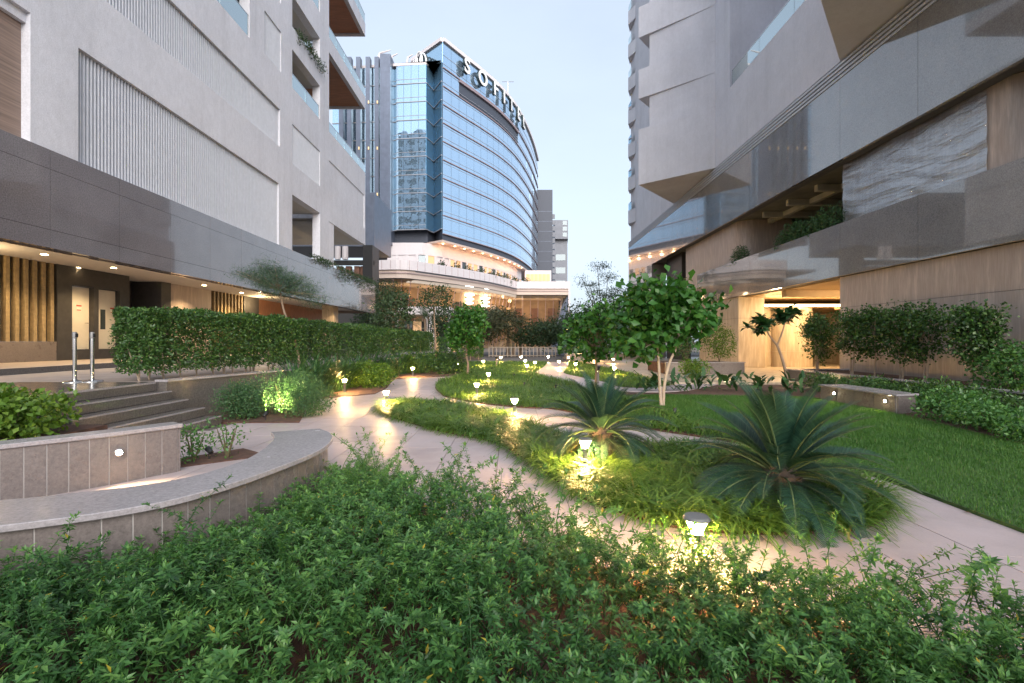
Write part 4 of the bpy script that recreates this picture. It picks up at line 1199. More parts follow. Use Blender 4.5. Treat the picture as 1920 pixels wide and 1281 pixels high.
# ================================================================== PLANTING
# ---- foreground shrubs: leafy shoots whose leaves stand in whorls
LEAF_S = leaf_shape(.20, .06, .18)
def shoot_proto(seed, nl=34, L=.30, leaf=.062, lean=.25):
    r = np.random.default_rng(seed)
    t = np.sort(r.uniform(.12, 1, nl)**.75)
    t[-7:] = np.linspace(.93, 1.0, 7)
    az = np.arange(nl)*2.4+r.normal(0, .25, nl)
    cx = lean*L*t**2
    P = np.stack([cx, .02*np.sin(t*4+seed), L*t], 1)
    el = np.where(t > .9, r.uniform(.35, 1.15, nl), r.uniform(-.25, .6, nl))
    D = np.stack([np.cos(az)*np.cos(el), np.sin(az)*np.cos(el), np.sin(el)], 1)
    N = np.stack([-np.cos(az)*np.sin(el), -np.sin(az)*np.sin(el), np.cos(el)], 1)+r.normal(0, .25, (nl, 3))
    s = leaf*r.uniform(.7, 1.15, nl)*np.where(t > .95, .75, 1.0)
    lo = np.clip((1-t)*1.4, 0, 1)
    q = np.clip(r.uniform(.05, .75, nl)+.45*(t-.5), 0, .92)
    q = np.where((r.uniform(0, 1, nl) < .022) & (t < .8), 1.0, q)
    shp = LEAF_S if seed % 2 else LEAF_N
    parts = [inst(shp[0], shp[1], P, D, N, s, q)]
    # stem reaching down below the leaves
    tv = []; tf = []
    zs = np.array([-.35, 0, .5, 1.0]); rr = np.array([.004, .0035, .0028, .0012])
    for k, z in enumerate(zs):
        for j in range(3):
            a = j*2.094; c = lean*L*max(z, 0)**2
            tv.append((c+rr[k]*math.cos(a), rr[k]*math.sin(a)+.02*math.sin(max(z, 0)*4+seed), L*z))
    for k in range(3):
        for j in range(3):
            a = k*3+j; b = k*3+(j+1) % 3
            tf += [(a, b, b+3), (a, b+3, a+3)]
    parts.append((np.array(tv), np.array(tf), np.full(len(tv), .3)))
    return merge(parts)
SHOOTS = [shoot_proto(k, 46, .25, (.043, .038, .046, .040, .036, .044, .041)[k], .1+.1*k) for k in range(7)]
def plant_shoots(x, y, z, scale, leanmax, protos, qshift=0.0):
    out = []
    which = rng.integers(0, len(protos), len(x))
    for w in range(len(protos)):
        m = which == w
        n = int(m.sum())
        if not n: continue
        az = rng.uniform(0, 6.283, n); le = leanmax*rng.uniform(0, 1, n)**.8
        up = np.stack([np.sin(le)*np.cos(az), np.sin(le)*np.sin(az), np.cos(le)], 1)
        side = np.stack([np.cos(az+rng.uniform(-1, 1, n)), np.sin(az), 0*az], 1)
        pv, pf, pq = protos[w]
        P = np.stack([x[m], y[m], z[m]], 1)
        V, F, _ = inst(pv, pf, P, side, up, scale[m], np.zeros(n))
        # inst aligns x to D exactly: rebuild with z exact instead
        zax = unit(up); xax = unit(side-(side*zax).sum(1, keepdims=True)*zax); yax = np.cross(zax, xax)
        Mx = np.stack([xax, yax, zax], 2)
        V = (np.einsum('nij,nkj->nki', Mx, pv[None]*scale[m][:, None, None])+P[:, None, :]).reshape(-1, 3)
        q = np.clip(np.tile(pq, n)+np.repeat(rng.uniform(-.16, .16, n)+.26*sine_noise(x[m], y[m], .9, 31), len(pq))*(np.tile(pq, n) < .95)+qshift, 0, 1)
        q = np.where(np.tile(pq, n) > .95, 1.0, np.minimum(q, .92))
        out.append((V, F, q))
    return merge(out)
def stuff(name, data, mat, label, cat=None):
    o = link(name, npmesh(name, *data, mat)); o['kind'] = 'stuff'; o['label'] = label
    if cat: o['category'] = cat
    return o
x, y = scatter(FORE, 330)
m = (y > .75) & (np.abs(x) < y*1.12+.55)
x, y = x[m], y[m]
h = .40+.085*sine_noise(x, y, 1.3, 3)+.05*sine_noise(x, y, 4.0, 5)
gap = sine_noise(x, y, 2.6, 11) < -.74
h = np.where(y < 1.6, h-.06, h)-.05*(x > .6)
bd = np.full(len(x), 9.0)          # lower where it meets the bench
for p in BENCH_OUT: bd = np.minimum(bd, np.hypot(x-p[0], y-p[1]))
h = h-.25*np.clip(1.15-bd/.85, 0, 1)*(y > 2.5)
m = ~gap; x, y, h = x[m], y[m], h[m]
sc = rng.uniform(.62, 1.18, len(x))
z = h-.25*sc*.85+rng.normal(0, .05, len(x))
lo = rng.uniform(0, 1, len(x)) < .22
z = np.where(lo, z-.13, z)
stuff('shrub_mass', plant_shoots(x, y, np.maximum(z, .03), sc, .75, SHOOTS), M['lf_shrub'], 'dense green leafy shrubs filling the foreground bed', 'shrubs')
# a few long shoots that stand out over the path and bench edge
LONG = [shoot_proto(40+k, 54, .42, .046, .35) for k in range(4)]
ed = [(-1.45, 4.9), (-1.1, 4.55), (-.62, 4.15), (-.25, 3.75), (.1, 3.5), (.35, 3.3), (.75, 3.0), (1.2, 2.72), (1.55, 2.58), (1.95, 2.42), (2.4, 2.25), (2.9, 2.05), (-2.5, 2.55), (-3.2, 2.3), (-2.0, 2.95)]
ex_, ey_ = [], []
for a, b in ed:
    for k in range(5): ex_.append(a+random.uniform(-.22, .22)); ey_.append(b+random.uniform(-.22, .08))
ex_, ey_ = np.array(ex_), np.array(ey_)
kp = ~((np.abs(ex_-1.02) < .34) & (ey_ < 3.1) & (ey_ > 2.3)); ex_, ey_ = ex_[kp], ey_[kp]     # clear of the path lamp
stuff('shrub_shoots', plant_shoots(ex_, ey_, rng.uniform(.16, .32, len(ex_)), rng.uniform(.75, 1.05, len(ex_)), .8, LONG, .1), M['lf_shrub'], 'long leafy shoots standing out from the foreground shrubs', 'shrubs')

# ---- litter: dry leaves on soil and paving
def litter(name, poly, dens, z, label, size, avoid=()):
    x, y = scatter(poly, dens)
    m = np.abs(x) < y*1.1+.4
    for a in avoid: m &= ~in_poly(a, x, y)
    x, y = x[m], y[m]; n = len(x)
    az = rng.uniform(0, 6.283, n); D = np.stack([np.cos(az), np.sin(az), rng.uniform(-.1, .2, n)], 1)
    N = np.stack([rng.normal(0, .35, n), rng.normal(0, .35, n), np.ones(n)], 1)
    o = link(name, npmesh(name, *inst(LEAF_M[0], LEAF_M[1], np.stack([x, y, np.full(n, z)], 1), D, N, size*rng.uniform(.5, 1.2, n), rng.uniform(0, .92, n)), M['lf_dry']))
    o['kind'] = 'stuff'; o['label'] = label
litter('fallen_leaves', FORE, 90, .034, 'dry leaf litter on the soil under the foreground shrubs', .05)
litter('fallen_leaves', [(-3.6, 2.5), (4, 1.6), (4, 9), (-3.6, 17)], 1.5, .010, 'few dry leaves scattered over the path', .045, (FORE, ISL, CPOLY, LAWN, LBED, BENCH_OUT+BENCH_IN))

# ---- lily turf
def turf(poly, dens, L, w, mat, name, label, bend=1.0, zb=.02, mask=None, clump=0.0):
    x, y = scatter(poly, dens)
    if mask is not None:
        m = mask(x, y); x, y = x[m], y[m]
    if clump:
        x = x+clump*np.round(rng.normal(0, .0, len(x))); 
    n = len(x)
    az = rng.uniform(0, 6.283, n)+.6*sine_noise(x, y, 2.0, 8); el = rng.uniform(.45, 1.35, n)
    D = np.stack([np.cos(az)*np.cos(el), np.sin(az)*np.cos(el), np.sin(el)], 1)
    N = np.stack([-np.cos(az)*np.sin(el), -np.sin(az)*np.sin(el), np.cos(el)], 1)
    q = np.clip(rng.beta(2, 2, n)+.22*sine_noise(x, y, 1.5, 21), 0, .92); q = np.where(rng.uniform(0, 1, n) < .012, 1, q)
    s = L*rng.uniform(.6, 1.15, n)*(1+.18*sine_noise(x, y, 3.0, 4))
    bv, bf = blade(w, bend)
    return stuff(name, inst(bv, bf, np.stack([x, y, np.full(n, zb)], 1), D, N, s, q), mat, label)
def visible(x, y): return np.abs(x) < y*1.10+.4
turf(ISL, 2700, .275, .027, M['lf_grass'], 'lily_turf', 'arching lily turf covering the island between the paths', 2.1)
FARP = FARPATH
cm = lambda x, y: visible(x, y) & (y < 15) & ~in_poly(FARP, x, y)
turf(CPOLY, 950, .21, .030, M['lf_grass'], 'lily_turf', 'short lily turf in the grass bed just beyond the second path', 1.8, .025, cm)
cm2 = lambda x, y: visible(x, y) & (y >= 15) & ~in_poly(FARP, x, y)
turf(CPOLY, 330, .22, .034, M['lf_grass'], 'ground_cover', 'low grass ground cover receding towards the fence', 1.1, .025, cm2)
lm = lambda x, y: visible(x, y) & (y < 14)
x, y = scatter(LAWN, 6500); m = lm(x, y) & (rng.uniform(0, 1, len(x)) < np.clip(6.0/np.maximum(y, 3.5), .3, 1)); x, y = x[m], y[m]; n = len(x)
az = rng.uniform(0, 6.283, n); el = rng.uniform(.5, 1.4, n)
D = np.stack([np.cos(az)*np.cos(el), np.sin(az)*np.cos(el), np.sin(el)], 1); N = np.stack([-np.sin(az), np.cos(az), 0*az], 1)
bl_v = np.array([(0, 0, -.07), (0, 0, .07), (1, 0, 0)], float); bl_f = np.array([(0, 1, 2)])
q = np.clip(rng.beta(2, 2, n)+.32*sine_noise(x, y, .5, 2)+.2*sine_noise(x, y, 2.2, 6), 0, .92); q = np.where(rng.uniform(0, 1, n) < .03, 1, q)
stuff('grass', inst(bl_v, bl_f, np.stack([x, y, np.full(n, .028)], 1), D, N, rng.uniform(.030, .055, n)*np.clip(y/6, .9, 1.5), q), M['lf_lawn'], 'short mown grass blades of the lawn')

# ---- leaf clouds for hedges, bushes and crowns
def leaf_cloud(P, size, shape=LEAF_M, outward=None, up=.35, q0=.12, q1=.85, jitter=.8):
    n = len(P); D = randdir(n)
    N = randdir(n)*jitter+np.array([0, 0, up])
    if outward is not None: N = N+outward*.7; D = D+outward*.45
    q = rng.uniform(q0, q1, n)
    s = size*rng.uniform(.65, 1.25, n)
    return inst(shape[0], shape[1], P, D, N, s, q)
def hedge_points(line, hw, z0, z1, dens, seed):
    """points in the leafy skin of a clipped hedge along a plan line"""
    P = [Vector((*p, 0)) for p in line]; L = arclen(P); tot = L[-1]
    n = int(tot*(2*(z1-z0)+2*hw)*dens)
    s = rng.uniform(-.02, tot, n); side = rng.uniform(0, 1, n)
    per = 2*(z1-z0)+2*hw
    u = side*per
    lat = np.where(u < (z1-z0), -hw, np.where(u < (z1-z0)+2*hw, u-(z1-z0)-hw, hw))
    zz = np.where(u < (z1-z0), z0+u, np.where(u < (z1-z0)+2*hw, z1, z1-(u-(z1-z0)-2*hw)))
    depth = rng.exponential(.10, n)
    cen = (z0+z1)/2
    nrm_l = np.where(np.abs(lat) >= hw-1e-6, np.sign(lat), 0.0); nrm_z = np.where(nrm_l == 0, 1.0, 0.0)
    bul = .12*sine_noise(s*1.0, zz*1.2+lat, 1.7, seed)+.04*sine_noise(s, zz, 6, seed+1)
    # round the top corners
    lat = lat-nrm_l*(depth-bul)-np.where(nrm_l != 0, np.sign(lat)*np.clip(zz-(z1-.18), 0, 1)**1.4, 0)
    zz = zz-nrm_z*(depth-bul*.8)-np.where(nrm_l == 0, .25*np.clip(np.abs(lat)/hw-.7, 0, 1), 0)
    pts = np.zeros((n, 3)); out = np.zeros((n, 3))
    Larr = np.array(L); idx = np.clip(np.searchsorted(Larr, np.clip(s, 0, tot-1e-6), side='right')-1, 0, len(P)-2)
    for k in range(len(P)-1):
        m = idx == k
        d = (P[k+1]-P[k]).normalized(); nn = np.array([d.y, -d.x]); dd_ = np.array([d.x, d.y])
        pts[m, :2] = np.array(P[k][:2])+dd_*(s[m]-L[k])[:, None]+nn*lat[m][:, None]
        out[m, :2] = nn*nrm_l[m][:, None]
    pts[:, 2] = zz; out[:, 2] = nrm_z
    # close both ends
    ne = int((z1-z0)*2*hw*dens)
    for e, (a, b) in enumerate(((P[0], P[1]), (P[-1], P[-2]))):
        d = (a-b).normalized(); nn = Vector((d.y, -d.x, 0))
        l = rng.uniform(-hw, hw, ne); zq = rng.uniform(z0, z1, ne); o = -rng.exponential(.08, ne)-.20*np.clip(np.abs(l)/hw-.6, 0, 1)+.06*sine_noise(l, zq, 4, seed)
        ep_ = np.stack([a.x+d.x*o+nn.x*l, a.y+d.y*o+nn.y*l, zq], 1)
        pts = np.concatenate([pts, ep_]); out = np.concatenate([out, np.tile([d.x, d.y, 0], (ne, 1))])
    return pts, out
def hedge(label, line, hw, z0, z1, dens, leaf, mat, zfoot, nst, seed=1, core=True, group='clipped hedges', thin=0.0):
    t = thing('hedge', label, 'hedge', (line[0][0], line[0][1], zfoot), group)
    pts, out = hedge_points(line, hw, z0, z1, dens, seed)
    if thin:      # looser towards the foot
        f = (pts[:, 2]-z0)/(z1-z0); k = rng.uniform(0, 1, len(pts)) < np.clip(.55+f*2.5, 0, 1); pts, out = pts[k], out[k]
    o3 = np.array([line[0][0], line[0][1], zfoot])
    fo = link('foliage', npmesh('foliage', *leaf_cloud(pts-o3, leaf, LEAF_M, out), mat), t)
    P = [Vector((*p, 0)) for p in line]; L = arclen(P)
    for k in range(nst):
        c = arc_at(P, L, L[-1]*(k+.5)/nst); c = c+Vector((random.uniform(-.3, .3)*hw, 0, 0))
        mb = MB(); b = c-Vector((line[0][0], line[0][1], 0))
        for j in range(2):
            q = Vector((random.uniform(-.12, .12), random.uniform(-.15, .15), 0))
            mb.tube([b, b+q*.4+Vector((0, 0, (z0-zfoot)+.12)), b+q+Vector((0, 0, (z0-zfoot)+.5))], [.017, .013, .007], 5)
        mb.build('stem', M['bark_pale'], t)
    return t
HED1 = [(-7.15, 9.05), (-6.55, 11.6), (-6.2, 13.7)]
hedge('tall clipped hedge behind the steel posts, nearest the stairs', HED1, .46, .90, 2.13, 1900, .068, M['lf_hedge'], .745, 15, 1, thin=1)
hedge('tall clipped hedge beside the drive, second from the stairs', [(-6.15, 14.1), (-5.85, 19.4)], .47, .86, 2.10, 950, .075, M['lf_hedge'], .745, 8, 2, thin=1)
hedge('tall clipped hedge beside the drive, third from the stairs', [(-5.8, 20.0), (-5.45, 30.5)], .48, .95, 2.05, 420, .10, M['lf_hedge'], .745, 8, 3)
hedge('low dark hedge in front of the entrance canopy', [(-7.2, 36.2), (-2.2, 36.2)], .6, .35, 1.75, 240, .13, M['lf_hedge'], .02, 9, 4)
hedge('bright clipped hedge right of the picket fence', [(4.1, 42.5), (9.3, 42.5)], .9, .45, 2.15, 200, .15, M['lf_big'], .02, 6, 5)

def blob(n, c, r, seed, shell=.5):
    d = randdir(n); rr = (shell+(1-shell)*rng.uniform(0, 1, n)**.6)
    rr = rr*(1+.22*sine_noise(d[:, 0]*1.7+seed, d[:, 1]*1.7+d[:, 2]*2, 2.0, seed))
    return np.array(c)+d*rr[:, None]*np.array(r), d
def bush(name, label, loc, r, n, leaf, mat, group, shape=LEAF_M, lobes=4, seed=0, cat='shrub', stems=4, zlift=.0):
    t = thing(name, label, cat, loc, group)
    parts = []
    for k in range(lobes):
        a = 6.28*k/lobes+seed; f = .45 if lobes > 1 else 0
        c = (r[0]*f*math.cos(a), r[1]*f*math.sin(a), zlift+r[2]*(.52+.16*math.sin(seed*3+k*2.1)))
        p, d = blob(n//lobes, c, (r[0]*.68, r[1]*.68, r[2]*.5), seed+k)
        k_ = p[:, 2] > .02
        parts.append(leaf_cloud(p[k_], leaf, shape, d[k_]))
    link('foliage', npmesh('foliage', *merge(parts), mat), t)
    for k in range(stems):
        a = 6.28*k/max(stems, 1)+seed
        MB().tube([(0, 0, 0), (r[0]*.25*math.cos(a), r[1]*.25*math.sin(a), zlift+r[2]*.35), (r[0]*.5*math.cos(a), r[1]*.5*math.sin(a), zlift+r[2]*.75)], [.014, .010, .005], 5).build('stem', M['stem'], t)
    return t
# feathery shrubs below the retaining wall
FEA = [((-5.25, 9.25, .02), (.42, .40, .66), 'feathery green shrub right beside the foot of the stairs'), ((-5.15, 9.30, .02), (.40, .34, .62), 'feathery green shrub in front of the retaining wall, second from the stairs'),
       ((-4.62, 9.90, .02), (.5, .42, .80), 'tall feathery shrub in front of the retaining wall behind the spotlight'), ((-4.12, 9.50, .02), (.34, .30, .60), 'feathery shrub lit yellow by the garden spotlight'),
       ((-5.35, 10.2, .02), (.5, .5, .72), 'feathery shrub against the middle of the retaining wall'), ((-4.75, 10.7, .02), (.55, .5, .80), 'feathery shrub at the far end of the retaining wall'),
       ((-4.05, 9.85, .02), (.40, .5, .66), 'feathery shrub at the corner where the path bends')]
for k, (l, r, lab) in enumerate(FEA):
    bush('feathery_shrub', lab, l, r, 2600, .055, M['lf_feather'], 'feathery shrubs under the retaining wall', LEAF_N, 5, k*1.3, stems=4)
# glossy yellow-green shrubs along the path edge
def onpath(px, py): p = G(px, py); return (p.x, p.y, .02)
YEL = [((600, 733), (.55, .5, .60), 'broad leaved shrub by the path at the corner of the left bed'), ((668, 728), (.62, .5, .74), 'yellow green shrub behind the first path lamp of the left bed'),
       ((706, 727), (.55, .5, .72), 'yellow green shrub right of the first path lamp of the left bed'), ((762, 701), (.8, .6, .80), 'yellow green shrub round the far lamp of the left bed'),
       ((808, 701), (.9, .8, .95), 'dark round shrub beyond the far lamp of the left bed'), ((840, 701.5), (.8, .8, .85), 'dark round shrub at the far tip of the left bed')]
for k, (p, r, lab) in enumerate(YEL):
    bush('broadleaf_shrub', lab, onpath(*p), r, 3000, .085 if k < 3 else .10, M['lf_yellow'] if k < 4 else M['lf_hedge'], 'shrubs along the left path edge', LEAF_M, 4, k*2.1+5)
# glossy shrub beside the stairs
bush('glossy_shrub', 'light green glossy shrub beside the black stairs, nearest the low wall', (-5.75, 5.55, .40), (.55, .55, .52), 2300, .075, M['lf_yellow'], 'glossy shrubs beside the stairs', LEAF_W, 4, 1.1)
bush('glossy_shrub', 'light green glossy shrub beside the black stairs, cut by the picture edge', (-6.25, 5.55, .40), (.6, .6, .50), 2300, .075, M['lf_yellow'], 'glossy shrubs beside the stairs', LEAF_W, 4, 2.7)
bush('small_shrub', 'small sparse shrub at the end of the low wall', (-3.98, 6.05, .012), (.24, .24, .46), 420, .05, M['lf_shrub'], 'small shrubs in the soil patch', LEAF_M, 3, .4, stems=3)
bush('small_shrub', 'small open twiggy shrub beside the black ground spotlight', (-3.66, 6.22, .012), (.24, .22, .50), 190, .05, M['lf_shrub'], 'small shrubs in the soil patch', LEAF_M, 4, 2.2, stems=5)
# low shrubs in front of the long planter
for k, (xx, yy, r, lab) in enumerate([(8.25, 9.0, (.62, .6, .55), 'leafy low shrub touching the corner of the lit bench'), (8.0, 8.0, (.6, .7, .42), 'leafy low shrub at the lawn edge, second from the lit bench'), (7.8, 7.05, (.6, .6, .40), 'leafy low shrub at the lawn edge, cut by the picture edge'),
      (9.2, 9.7, (.7, .7, .60), 'leafy low shrub between the lit bench corner and dark planter'), (9.35, 11.0, (.65, .8, .55), 'leafy low shrub behind the middle of the lit bench'), (9.3, 12.4, (.65, .8, .52), 'leafy low shrub behind the far end of the lit bench'),
      (9.2, 8.4, (.6, .7, .5), 'leafy low shrub in front of the dark planter, near the picture edge'), (9.3, 14.2, (.6, .8, .5), 'leafy low shrub beside the lamp at the planter corner')]):
    bush('low_shrub', lab, (xx, yy, .02), r, 2100, .075, M['lf_hedge'] if k > 2 else M['lf_shrub'], 'low shrubs between lawn and dark planter', LEAF_M, 4, k*1.7)

# ---- strap leaved clumps
def strap_clump(label, loc, n, L, w, mat, group, name='strap_plant', erect=(.9, 1.45), bend=.6):
    t = thing(name, label, 'plant', loc, group)
    az = rng.uniform(0, 6.283, n); el = rng.uniform(*erect, n)
    D = np.stack([np.cos(az)*np.cos(el), np.sin(az)*np.cos(el), np.sin(el)], 1); N = np.stack([-np.cos(az)*np.sin(el), -np.sin(az)*np.sin(el), np.cos(el)], 1)
    bv, bf = blade(w, bend); bv = bv.copy(); bv[0, 1] *= .35; bv[1, 1] *= .35; bv[2:4, 1] *= 1.2
    P = np.stack([rng.normal(0, .06, n), rng.normal(0, .06, n), np.zeros(n)], 1)
    if name == 'canna_clump': P = np.stack([rng.normal(0, .16, n), rng.normal(0, .16, n), rng.uniform(0, .42, n)], 1)
    link('leaves', npmesh('leaves', *inst(bv, bf, P, D, N, L*rng.uniform(.6, 1.1, n), rng.uniform(.1, .9, n)), mat), t)
    return t
k = 0
for px, py, d, lab in [(590, 0, 13.2, 'strap leaved plant right of the leaning tree trunk'), (615, 0, 14.4, 'strap leaved plant above the corner shrub of the left bed'), (640, 0, 13.6, 'strap leaved plant behind the first path lamp'), (668, 0, 14.6, 'strap leaved plant behind the yellow green shrubs'),
      (700, 0, 15.6, 'strap leaved plant before the second hedge, above the bend of the path'), (726, 0, 17.0, 'strap leaved plant before the third hedge, left of the far shrub'), (752, 0, 19.0, 'strap leaved plant above the far lamp of the left bed'), (785, 0, 22.0, 'strap leaved plant before the third hedge near its far end'),
      (575, 0, 12.2, 'strap leaved plant at the end of the retaining wall')]:
    for j in range(3):
        d = (5.35 if px < 720 else 5.05)*FPX/(960-px); x_ = (px-960)/FPX*d
        strap_clump(lab if j == 0 else lab.replace('strap leaved plant', 'strap leaved offset' if j == 1 else 'smaller strap leaved offset'), (x_+.10*j+random.uniform(-.05, .05), d+random.uniform(-.2, .2)+.42*(j-1), .02), 80, 1.25 if j == 0 else 1.0, .022, M['lf_strap'], 'strap leaved plants below the hedge')
for q, (xx, yy, lab) in enumerate([(4.0, 14.1, 'broad leaved canna clump left of the lit entrance, behind the two stemmed tree'), (4.9, 14.2, 'broad leaved canna clump below the entrance planter'), (5.7, 14.6, 'broad leaved canna clump below the corner of the entrance planter'), (6.5, 14.4, 'broad leaved canna clump before the entrance floor'), (7.2, 14.1, 'broad leaved canna clump left of the forked tree'), (7.9, 13.6, 'broad leaved canna clump behind the lit bench end')]):
    strap_clump(lab, (xx, yy, .02), 34, .42, .13, M['lf_strap'], 'canna clumps before the entrance', 'canna_clump', (.3, 1.35), .7)

# ---- cycads
def frond_mesh(L, droop, wid, nl=80):
    parts = []
    t = np.linspace(.10, 1.0, nl); ang = droop*t**1.5
    # midrib in the xz plane, starting along +x and bending down
    ts = np.linspace(0, 1, 60); a = droop*ts**1.5
    X = np.concatenate([[0], np.cumsum(np.cos(a[:-1]))])*L/59; Z = -np.concatenate([[0], np.cumsum(np.sin(a[:-1]))])*L/59
    px_ = np.interp(t, ts, X); pz_ = np.interp(t, ts, Z)
    ln = wid*np.sin(np.clip(t*1.02, 0, 1)*math.pi*.93+.12)**.6*np.where(t > .9, 1.0, 1.0)
    ln = np.maximum(ln, wid*.18)
    for sgn in (-1, 1):
        tang = np.stack([np.cos(ang), 0*ang, -np.sin(ang)], 1); nor = np.stack([np.sin(ang), 0*ang, np.cos(ang)], 1)
        f = rng.uniform(-.08, .08, nl)
        D = tang*(.55+.45*t[:, None])+np.array([0, sgn, 0])*1.0+nor*(.38+f[:, None])
        v = np.array([(0, -.026, 0), (.5, -.028, .02), (.5, .028, .02), (0, .026, 0), (1, 0, -.10)], float); fc = np.array([(0, 1, 2), (0, 2, 3), (1, 4, 2)])
        parts.append(inst(v, fc, np.stack([px_, 0*px_, pz_], 1), D, nor, ln, rng.uniform(.15, .85, nl)))
    return merge(parts), [(X[k], 0, Z[k]) for k in range(0, 60, 6)]+[(X[-1], 0, Z[-1])]
DRY_FROND = (lambda q: npmesh('frond', *q[0], M['lf_dry']))(frond_mesh(.75, 1.9, .10, 50))
def cycad(label, loc, sc, nf, trunk_h, seed):
    t = thing('cycad', label, 'cycad', loc, 'cycads on the lily turf island')
    rs = random.Random(seed)
    mb = MB().lathe([(.15*sc, 0), (.19*sc, trunk_h*.4), (.17*sc, trunk_h*.8), (.10*sc, trunk_h), (.0, trunk_h+.05)], n=14)
    mb.build('trunk', M['bark_dark'], t)
    for k in range(60):     # old leaf bases round the trunk
        a = k*2.4; zz = trunk_h*(.05+.9*k/60)
        r0 = .17*sc
        mb2 = MB().tube([(r0*math.cos(a), r0*math.sin(a), zz), ((r0+.06*sc)*math.cos(a), (r0+.06*sc)*math.sin(a), zz+.05*sc)], [.022*sc, .008*sc], 5)
        if k % 2 == 0: mb2.build('leaf_base', M['bark_dark'], t)
    protos = []
    for dr in (.65, 1.1, 1.5, 1.8):
        (V, F, q), rib = frond_mesh(1.0*sc, dr, .155*sc)
        me = npmesh('frond', V, F, q, M['lf_cycad'])
        rm = MB().tube(rib, [.011*sc*(1-.8*i/10) for i in range(len(rib))], 5).mesh('midrib', M['rachis'])
        protos.append((me, rm))
    for k in range(nf):
        f = k/nf; a = k*2.39996+seed+rs.uniform(-.3, .3)
        el = R(86-98*f**.75+rs.uniform(-9, 9)); pi_ = min(3, int(f*3.6))
        if rs.random() < .2: pi_ = max(0, pi_-1)
        dead = k > nf-9 and k % 2 == 0
        fo = link('frond', protos[pi_][0] if not dead else DRY_FROND, t, (.05*sc*math.cos(a), .05*sc*math.sin(a), trunk_h-.02-.14*f*sc))
        s_ = rs.uniform(.86, 1.1)*(.9+.18*math.sin(f*3.1))
        fo.rotation_euler = (Matrix.Rotation(a, 3, 'Z') @ Matrix.Rotation(-el, 3, 'Y') @ Matrix.Rotation(rs.uniform(-.25, .25), 3, 'X')).to_euler()
        fo.scale = (s_, s_, s_)
        link('midrib', protos[pi_][1], fo)
    return t
c1 = G(1480, 960)
cycad('large dark green cycad with arching fronds at the island end near the lawn', (c1.x, c1.y+.12, .02), .90, 84, .36, 3)
c2 = G(1128, 868)
cycad('smaller cycad behind the second path lamp on the island', (c2.x, c2.y, .02), .84, 60, .44, 9)

# ---- trees
def limb(a, b, r0, r1, wob=.06, n=5):
    a, b = Vector(a), Vector(b); pts = []
    for k in range(n+1):
        f = k/n; p = a.lerp(b, f)
        if 0 < k < n: p += Vector((random.uniform(-wob, wob), random.uniform(-wob, wob), 0))
        pts.append(p)
    return pts, [r0+(r1-r0)*k/n for k in range(n+1)]
def tree(name, label, loc, trunks, crowns, nleaf, leaf, mat, shape=LEAF_M, bark='bark', group=None, cluster=26, spread=.14, up=.3, cat='tree', droop=0.0, seed=0):
    """trunks: list of (points, r0, r1); crowns: list of (centre, radii) in metres from loc"""
    t = thing(name, label, cat, loc, group)
    tips = [Vector(tr[0][-1]) for tr in trunks]
    for pts, r0, r1 in trunks:
        q = [Vector(p) for p in smooth_poly([tuple(p) for p in pts], 4, False)]
        MB().tube(q, [r0+(r1-r0)*k/(len(q)-1) for k in range(len(q))], 8).build('trunk', M[bark], t, smooth=True)
    vol = [r[0]*r[1]*r[2] for c, r in crowns]; tot = sum(vol); P = []; O = []; mb = MB()
    for (c, r), v in zip(crowns, vol):
        nc = max(3, int(nleaf/cluster*v/tot))
        d = randdir(nc); rr = .35+.65*rng.uniform(0, 1, nc)**.5
        cc = np.array(c)+d*rr[:, None]*np.array(r)
        per = max(1, int(nleaf*v/tot/nc))
        off = rng.normal(0, spread, (nc, per, 3))*np.array([1, 1, .7]); 
        if droop: off[:, :, 2] -= np.abs(rng.normal(0, droop, (nc, per)))
        P.append((cc[:, None, :]+off).reshape(-1, 3)); O.append(np.repeat(d, per, axis=0))
        base = min(tips, key=lambda q: (q-Vector(c)).length)
        for j in range(min(nc, 9)):
            pts, rad = limb(base, tuple(cc[j]), .016*max(r)**.5, .004, .04*max(r), 4); mb.tube(pts, rad, 5)
    if mb.v: mb.build('branches', M[bark], t)
    P = np.concatenate(P); O = np.concatenate(O)
    link('crown', npmesh('crown', *leaf_cloud(P, leaf, shape, O, up), mat), t)
    return t
# two stemmed broad leaved tree
b0 = G(1240, 765)
tree('broadleaf_tree', 'two stemmed tree with big broad leaves behind the cycads', (b0.x, b0.y, .02),
     [([(0, 0, 0), (-.03, .02, .5), (-.06, 0, 1.0), (-.10, 0, 1.5)], .038, .026), ([(.04, 0, 0), (.07, 0, .5), (.20, .05, 1.0), (.36, .05, 1.35), (.42, .05, 1.65)], .038, .024)],
     [((-.35, 0, 1.75), (.62, .6, .50)), ((.35, .1, 1.95), (.72, .6, .55)), ((0, 0, 2.45), (.75, .6, .50)), ((.85, .1, 2.15), (.45, .4, .45)), ((-.62, -.1, 1.35), (.35, .35, .30))], 2300, .205, M['lf_big'], LEAF_W, 'bark_pale', cluster=8, spread=.15)
tree('broadleaf_tree', 'dark bushy tree left of the two stemmed tree', (2.35, 13.6, .02), [([(0, 0, 0), (.02, 0, .8), (0, 0, 1.3)], .04, .025)],
     [((0, 0, 1.55), (.75, .6, .65)), ((-.2, 0, 2.0), (.55, .5, .5)), ((.4, 0, 2.1), (.6, .5, .5))], 1300, .17, M['lf_big'], LEAF_W, 'bark', cluster=8, spread=.13, group=None)
